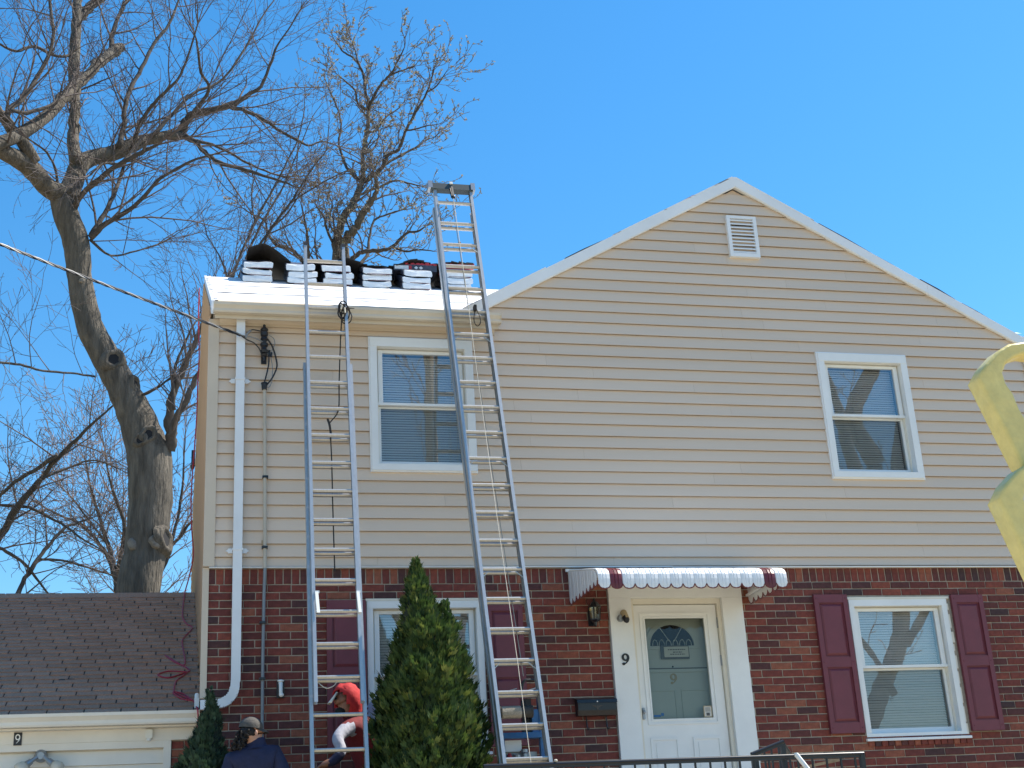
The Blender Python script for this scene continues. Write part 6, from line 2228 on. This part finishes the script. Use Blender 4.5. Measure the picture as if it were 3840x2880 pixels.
THIN = [
  [[0.686,10.0,11.758,0.028],[0.768,10.056,11.941,0.025],[0.93,10.111,12.475,0.024],[1.151,10.167,13.089,0.023],[1.35,10.222,13.552,0.02],[1.554,10.278,14.023,0.019],[1.732,10.333,14.469,0.016],[1.914,10.389,14.922,0.015],[2.039,10.444,15.518,0.011],[2.075,10.5,16.047,0.006]],
  [[0.906,10.0,11.769,0.028],[0.984,9.956,11.968,0.025],[1.144,9.911,12.36,0.024],[1.334,9.867,12.695,0.023],[1.554,9.822,13.035,0.021],[1.748,9.778,13.313,0.019],[1.973,9.733,13.725,0.016],[2.2,9.689,14.109,0.013],[2.371,9.644,14.361,0.012],[2.429,9.6,14.907,0.007]],
  [[0.824,10.0,11.765,0.022],[0.88,10.089,11.962,0.021],[1.072,10.178,12.579,0.02],[1.271,10.267,13.115,0.019],[1.474,10.356,13.564,0.018],[1.654,10.444,13.954,0.015],[1.866,10.533,14.591,0.012],[2.054,10.622,15.137,0.011],[2.246,10.711,15.696,0.008],[2.441,10.8,16.051,0.005]],
  [[1.766,10.0,13.43,0.013],[2.093,9.8,13.606,0.012],[2.419,9.6,13.749,0.01],[2.771,9.4,13.86,0.007]],
  [[1.121,10.0,12.37,0.017],[1.255,9.92,12.465,0.017],[1.443,9.84,12.846,0.016],[1.662,9.76,13.042,0.013],[1.91,9.68,13.465,0.01],[2.076,9.6,13.887,0.006]],
  [[1.143,10.0,13.004,0.014],[1.087,10.1,13.437,0.012],[1.116,10.2,13.95,0.009],[1.261,10.3,14.482,0.006]],
  [[0.713,10.0,11.79,0.017],[0.599,10.067,12.186,0.014],[0.485,10.133,12.461,0.011],[0.313,10.2,12.799,0.007]],
  [[1.342,10.0,12.761,0.014],[1.771,10.067,13.045,0.012],[2.123,10.133,13.36,0.009],[2.422,10.2,13.578,0.006]],
]



def grow(rt, tm, p, d, L, r, lev, P, buds=None):
    """one twig and its side twigs, into the shared twig mesh"""
    n_ = {0: 7, 1: 5, 2: 3}.get(lev, 2)
    pts = [Vector(p)]
    d = Vector(d).normalized()
    step = L / n_
    for k in range(n_):
        d = (d + Vector((rt.uniform(-1, 1), rt.uniform(-1, 1), rt.uniform(-1, 1))) * P['wob'] + Vector((0, 0, P['up'] * (0.6 + 0.4 * lev)))).normalized()
        pts.append(pts[-1] + d * step)
    rr = [max(P['rmin'], r * (1 - 0.8 * k / n_)) for k in range(n_ + 1)]
    tm.tube(pts, rr, 5 if lev == 0 and r > 0.02 else (4 if lev == 0 else 3), cap=False)
    if buds is not None and lev >= 1:
        for k in range(1, n_ + 1):
            if rt.random() < P['bud']:
                bud(rt, buds, pts[k], P['bsize'])
    if lev >= P['depth']:
        return
    nch = max(1, int(L / P['sp'][lev] + rt.random()))
    for k in range(nch):
        t = 0.12 + 0.88 * (k + rt.random()) / nch
        i = min(int(t * n_), n_ - 1)
        q = pts[i].lerp(pts[i + 1], t * n_ - i)
        ax = (pts[i + 1] - pts[i]).normalized()
        sd = ax.orthogonal().normalized()
        sd.rotate(Matrix.Rotation(rt.uniform(0, 6.283), 3, ax))
        ang = rt.uniform(0.45, 1.05)
        nd = ax * math.cos(ang) + sd * math.sin(ang)
        grow(rt, tm, q, nd, L * rt.uniform(*P['ratio']) * (1 - 0.35 * t), max(P['rmin'], r * (1 - 0.75 * t) * 0.6), lev + 1, P, buds)


def bud(rt, bm_, p, s):
    c = Vector(p)
    for k in range(rt.randrange(2, 5)):
        d = Vector((rt.uniform(-1, 1), rt.uniform(-1, 1), rt.uniform(-0.3, 1))).normalized()
        sd = d.orthogonal().normalized()
        sd.rotate(Matrix.Rotation(rt.uniform(0, 6.283), 3, d))
        L = s * rt.uniform(0.5, 1.2)
        bm_.poly([c, c + d * L * 0.55 + sd * L * 0.28, c + d * L, c + d * L * 0.55 - sd * L * 0.28])


def tree(name, label, group, limbs, trunk_n, mt_trunk, mt_branch, mt_twig, P, seed, ground_pts=None, buds=False, skip=lambda p: False):
    rt = random.Random(seed)
    base = limbs[0][0]
    loc = (base[0], base[1], 1.5)
    root = thing(name, loc, label, 'tree', group)
    tw = MB()
    bd = MB() if buds else None
    for li, limb in enumerate(limbs):
        pts = [Vector(q[:3]) for q in limb]
        rad = [q[3] * (P.get('fat', 1) if li >= trunk_n else 1) for q in limb]
        if li == 0 and ground_pts:
            pts = [Vector(q[:3]) for q in ground_pts] + pts
            rad = [q[3] for q in ground_pts] + rad
        sp = smooth_path(pts, 4)
        sr = []
        for k in range(len(rad) - 1):
            for j in range(4):
                sr.append(rad[k] + (rad[k + 1] - rad[k]) * j / 4)
        sr.append(rad[-1])
        # small wobble so limbs are not ruler-straight
        for k in range(1, len(sp) - 1):
            w = sr[k] * (0.30 if sr[k] < 0.1 else 0.035)
            sp[k] = sp[k] + Vector((rt.uniform(-w, w), rt.uniform(-w, w), rt.uniform(-w, w)))
            sr[k] *= rt.uniform(0.93, 1.08) if sr[k] < 0.1 else rt.uniform(0.985, 1.02)
        m = MB().tube(sp, sr, 14 if max(rad) > 0.15 else 8)
        o = m.build('trunk' if li < trunk_n else 'branch', mt_trunk if max(rad) > 0.11 else mt_branch, root, smooth=True)
        # side twigs along the limb
        acc = rt.uniform(0, P['gap'])
        for k in range(len(sp) - 1):
            seg = (sp[k + 1] - sp[k])
            acc += seg.length
            while acc > P['gap'] * (1 if sr[k] < 0.09 else 1.7):
                acc -= P['gap'] * (1 if sr[k] < 0.09 else 1.7)
                if sr[k] > P['rmax'] or skip(sp[k]):
                    continue
                ax = seg.normalized()
                sd = ax.orthogonal().normalized()
                sd.rotate(Matrix.Rotation(rt.uniform(0, 6.283), 3, ax))
                ang = rt.uniform(0.5, 1.1)
                d = ax * math.cos(ang) + sd * math.sin(ang) + Vector((0, 0, 0.25))
                L = rt.uniform(*P['len'])
                grow(rt, tw, sp[k] + seg * rt.random(), d, L, min(sr[k] * 0.45, P['r0']), 0, P, bd)
        # the limb's own tip keeps growing
        if sr[-1] < 0.06:
            for q in range(P.get('tips', 2)):
                ax = (sp[-1] - sp[-3]).normalized()
                d = ax + Vector((rt.uniform(-0.4, 0.4), rt.uniform(-0.4, 0.4), rt.uniform(-0.2, 0.4)))
                grow(rt, tw, sp[-1], d, rt.uniform(*P['len']), min(max(sr[-1] * 0.8, P['rmin']), P['r0']), 0, P, bd)
    tw.build('twigs', mt_twig, root, stuff=True)
    if buds:
        bd.build('buds', M_bud, root, stuff=True)
    return root


PM = dict(wob=0.15, up=0.030, rmin=0.0034, depth=2, sp=(0.27, 0.20), ratio=(0.28, 0.55), gap=0.32, rmax=0.15, len=(0.9, 2.5), r0=0.020, bud=0, bsize=0, tips=4, fat=1.32)
mp_ = tree('maple_tree', 'big bare tree with a thick leaning grey trunk behind the garage', None, MAPLE, 1, M_bark, M_barkd, M_twig, PM, 7,
           ground_pts=[(-0.85, 9.5, 1.3, 0.50), (-0.80, 9.5, 2.2, 0.42), (-0.74, 9.5, 3.6, 0.38), (-0.68, 9.5, 5.0, 0.365)],
           skip=lambda p: p.z < 8.0)
# knots and old pruning scars on the trunk
def trunk_at(z):
    pts = MAPLE[0]
    for p, q in zip(pts, pts[1:]):
        if p[2] <= z <= q[2]:
            t = (z - p[2]) / (q[2] - p[2])
            return p[0] + (q[0] - p[0]) * t, p[3] + (q[3] - p[3]) * t
    return pts[0][0], pts[0][3]


for (u, z, r_, o_) in ((0.30, 10.02, 0.135, 'painted_hollow'), (-0.25, 8.62, 0.085, 'painted_hollow'), (0.20, 8.72, 0.105, 'painted_hollow'), (0.88, 7.05, 0.16, 'painted_hollow'), (-0.62, 6.95, 0.075, 'stub'), (0.45, 6.98, 0.085, 'stub'), (0.80, 9.62, 0.10, 'painted_hollow'), (0.1, 11.4, 0.04, 'stub')):
    cx, cr = trunk_at(z)
    ax = Vector((u, -math.sqrt(1 - u * u), 0.05)).normalized()
    c = Vector((cx, 9.5, z)) + Vector((u, -math.sqrt(1 - u * u), 0)) * cr * 0.985
    sx = ax.cross(Vector((0, 0, 1))).normalized()
    sz = sx.cross(ax).normalized()
    kn = MB()
    n_ = 16
    prof = ((-0.05, 1.5), (0.015, 1.25), (0.050, 1.02), (0.050, 0.82), (0.025, 0.66), (0.012, 0.5)) if o_ == 'painted_hollow' else ((-0.05, 1.2), (0.01, 1.0), (0.030, 0.85), (0.034, 0.5), (0.032, 0.2))
    for (d_, rr) in prof:
        for j in range(n_):
            t = 2 * math.pi * j / n_
            e = 1 + 0.16 * math.sin(2 * t + z * 9) + 0.08 * math.sin(5 * t + z)
            kn.v.append(tuple(c + ax * d_ + sx * (rr * r_ * e * math.cos(t)) + sz * (rr * r_ * 1.2 * e * math.sin(t))))
    for k in range(len(prof) - 1):
        for j in range(n_):
            a, b = k * n_ + j, k * n_ + (j + 1) % n_
            kn.f.append((a, b, b + n_, a + n_))
    kn.f.append(tuple((len(prof) - 1) * n_ + j for j in range(n_)))
    kn.build('trunk_knot', M_bark if o_ == 'painted_hollow' else M_scar, mp_, smooth=True)
    if o_ == 'painted_hollow':
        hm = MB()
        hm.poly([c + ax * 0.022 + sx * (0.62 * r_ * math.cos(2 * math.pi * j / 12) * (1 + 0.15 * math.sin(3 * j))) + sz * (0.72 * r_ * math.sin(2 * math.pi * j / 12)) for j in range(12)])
        hm.build('painted_hollow', M_dark, mp_)  # flat dark disc painted as the shade of a hollow, nothing cut
PL_ = dict(PM, gap=0.42, len=(0.8, 2.2), sp=(0.22, 0.2), rmin=0.0045, tips=2)
tree('leaning_tree', 'thin bare tree leaning up to the right behind the garage roof', 'bare trees behind the garage', LEAN, 1, M_barkd, M_barkd, M_twig, PL_, 12,
     ground_pts=[(-5.2, 15, 1.3, 0.34), (-4.6, 14.6, 4.5, 0.28)])
PF = dict(PM, gap=0.22, len=(0.8, 2.4), sp=(0.20, 0.18), rmin=0.0055, rmax=0.3, r0=0.016, tips=3)
fa = tree('far_tree', 'fine twigged distant bare tree low behind the thick trunk', 'bare trees behind the garage', FAR[:4], 1, M_barkd, M_barkd, M_twigp, PF, 14, ground_pts=[(-0.6, 18, 1.3, 0.2), (-0.6, 18, 4.0, 0.17)])
tree('far_tree', 'fine twigged distant bare tree between the trunk and the house wall', 'bare trees behind the garage', FAR[4:], 1, M_barkd, M_barkd, M_twigp, PF, 15, ground_pts=[(0.0, 18, 1.3, 0.2), (0.05, 18, 4.0, 0.15)])
PB = dict(wob=0.30, up=0.05, rmin=0.0058, depth=2, sp=(0.24, 0.17), ratio=(0.28, 0.55), gap=0.22, rmax=0.17, len=(0.4, 1.2), r0=0.024, bud=0.55, bsize=0.055, tips=2, fat=1.25)
tree('budding_tree', 'tree with pale spring buds rising behind the roof ridge', None, BUD, 1, M_bark, M_barkd, M_twig, PB, 31,
     ground_pts=[(2.7, 15, 1.3, 0.34), (2.75, 15, 6.0, 0.30), (2.85, 15, 10.5, 0.27)], buds=True)
PT = dict(PM, gap=0.34, len=(0.4, 1.2), sp=(0.24, 0.2), rmin=0.0032, r0=0.010, up=0.07, bud=0.10, bsize=0.035, tips=2, fat=1.15)
tree('young_tree', 'thin many stemmed young tree left of the roof bundles', None, THIN, 3, M_barkd, M_barkd, M_twig, PT, 44,
     ground_pts=[(0.55, 10.0, 1.4, 0.10), (0.50, 10.0, 5.0, 0.08), (0.42, 10.0, 8.5, 0.07)], buds=True)
# tree beyond the right eave, and street trees behind the viewer (seen in the window panes)
rt_ = random.Random(77)


def simple_tree(name, label, base, h, r, seed, group=None, spread=0.5, fork=0.45, P=PF, lean=(0, 0)):
    q = random.Random(seed)
    b = Vector(base)
    limbs = [[]]
    top = b + Vector((lean[0], lean[1], h * fork))
    for k in range(6):
        t = k / 5
        p = b.lerp(top, t) + Vector((q.uniform(-0.1, 0.1), q.uniform(-0.1, 0.1), 0))
        limbs[0].append([p.x, p.y, p.z, r * (1 - 0.35 * t)])
    for j in range(6):
        az = j * 1.05 + q.uniform(-0.3, 0.3)
        L = h * (1 - fork)
        p = Vector(limbs[0][-1][:3]) - Vector((0, 0, q.uniform(0, h * 0.12)))
        lm = []
        for k in range(6):
            t = k / 5
            lm.append([p.x + math.cos(az) * L * spread * t, p.y + math.sin(az) * L * spread * t, p.z + L * (t - 0.15 * t * t), r * 0.55 * (1 - 0.85 * t)])
        limbs.append(lm)
    return tree(name, label, group, limbs, 1, M_bark, M_barkd, M_twigp, P, seed)


PS = dict(PF, gap=0.8, len=(0.8, 2.0), sp=(0.45, 0.4), rmin=0.012)
ST = [[(14.6, 0, .30), (16.2, 3, .26), (17.7, 5.8, .24), (18.5, 7.4, .23), (18.75, 9.5, .22), (18.5, 12, .21)], [(18.5, 12, .2), (17.95, 13.4, .19), (18.9, 15, .15), (19.6, 17, .08)], [(18.7, 10.5, .18), (19.3, 13, .15), (20.2, 16, .08)], [(18.7, 9.4, .15), (17.6, 11.8, .13), (17.2, 14, .09), (16.2, 16.5, .05)], [(18.2, 7.0, .10), (19.6, 8.6, .06), (21.5, 10, .03)], [(17.6, 5.7, .07), (16.6, 7.6, .05), (15.6, 9.6, .03)]]
tree('street_tree', 'bare leaning street tree across the road mirrored in the right-hand windows', 'street trees across the road', [[[x, -20.5 + 0.2 * i, z, r_] for x, z, r_ in l] for i, l in enumerate(ST)], 1, M_bark, M_barkd, M_twigp, PS, 3)
simple_tree('street_tree', 'bare street tree across the road mirrored in the left-hand windows', (7.0, -24.0, 0.0), 15.0, 0.26, 8, 'street trees across the road', 0.55, 0.4, PS)
simple_tree('distant_tree', 'tiny treetop just past the right end of the gable eave', (23.3, 24.0, 1.2), 11.6, 0.25, 5, None, 0.35, 0.5, PS)
up_ = thing('utility_pole', (5.2, -15.2, 0.0), 'wooden utility pole across the street, mirrored in the upper left window', 'pole')
MB().tube([(5.2, -15.2, 0.0), (5.2, -15.2, 15.2)], [0.15, 0.11], 10).build('post', M_wood, up_)
MB().box(4.1, 6.3, -15.35, -15.27, 14.4, 14.52).build('crossarm', M_wood, up_)

# ------------------------------------------------------------------ yellow zigzag piece close to the lens
yy = thing('yellow_zigzag_bracket', (1.62, -10.2, 0.0), 'thick yellow zigzag metal bracket close by at the right edge', 'bracket')
yc = lambda x, z, o=0.0: Vector((x, -10.2 + o, z))
m = MB()


for pts, y0 in (([(1.4596, 2.4611), (1.4810, 2.4900), (1.5122, 2.5185), (1.5414, 2.5350), (1.5775, 2.5414), (1.6297, 2.5395), (1.6231, 2.5087), (1.5719, 2.5140), (1.5471, 2.5060), (1.5260, 2.4926), (1.5154, 2.4737), (1.5182, 2.4532), (1.5295, 2.4330), (1.5365, 2.4026), (1.5487, 2.3735), (1.5638, 2.3368), (1.5810, 2.2978), (1.5551, 2.2688), (1.5302, 2.2840), (1.5189, 2.2890)], -10.185), ([(1.5187, 2.2879), (1.5495, 2.2957), (1.5799, 2.2925), (1.5557, 2.2714), (1.5244, 2.2555), (1.4984, 2.2373), (1.4887, 2.2168), (1.4988, 2.1957), (1.5016, 2.1665), (1.5182, 2.1193), (1.5429, 2.0554), (1.5238, 1.9666), (1.5094, 2.0001), (1.4815, 2.0737), (1.4363, 2.2154), (1.4589, 2.2470), (1.4890, 2.2730)], -10.215)):
    o = MB().prism(pts, 'y', y0 - 0.022, y0 + 0.022).build('strap', M_yellow, yy)
    bv = o.modifiers.new('round', 'BEVEL')
    bv.width = 0.007
    bv.segments = 3
    bv.limit_method = 'ANGLE'
    bv.angle_limit = math.radians(60)
    ws = o.modifiers.new('wn', 'WEIGHTED_NORMAL')
    for p in o.data.polygons:
        p.use_smooth = True
MB().tube([(1.70, -10.2, -0.05), (1.70, -10.2, 2.62)], 0.03, 12).build('post', M_yellow, yy, smooth=True)
m = MB()
m.bar((1.60, -10.2, 1.885), (1.70, -10.2, 1.87), 0.03, 0.03)
m.bar((1.635, -10.2, 2.502), (1.70, -10.2, 2.45), 0.03, 0.03)
m.build('arm', M_yellow, yy)
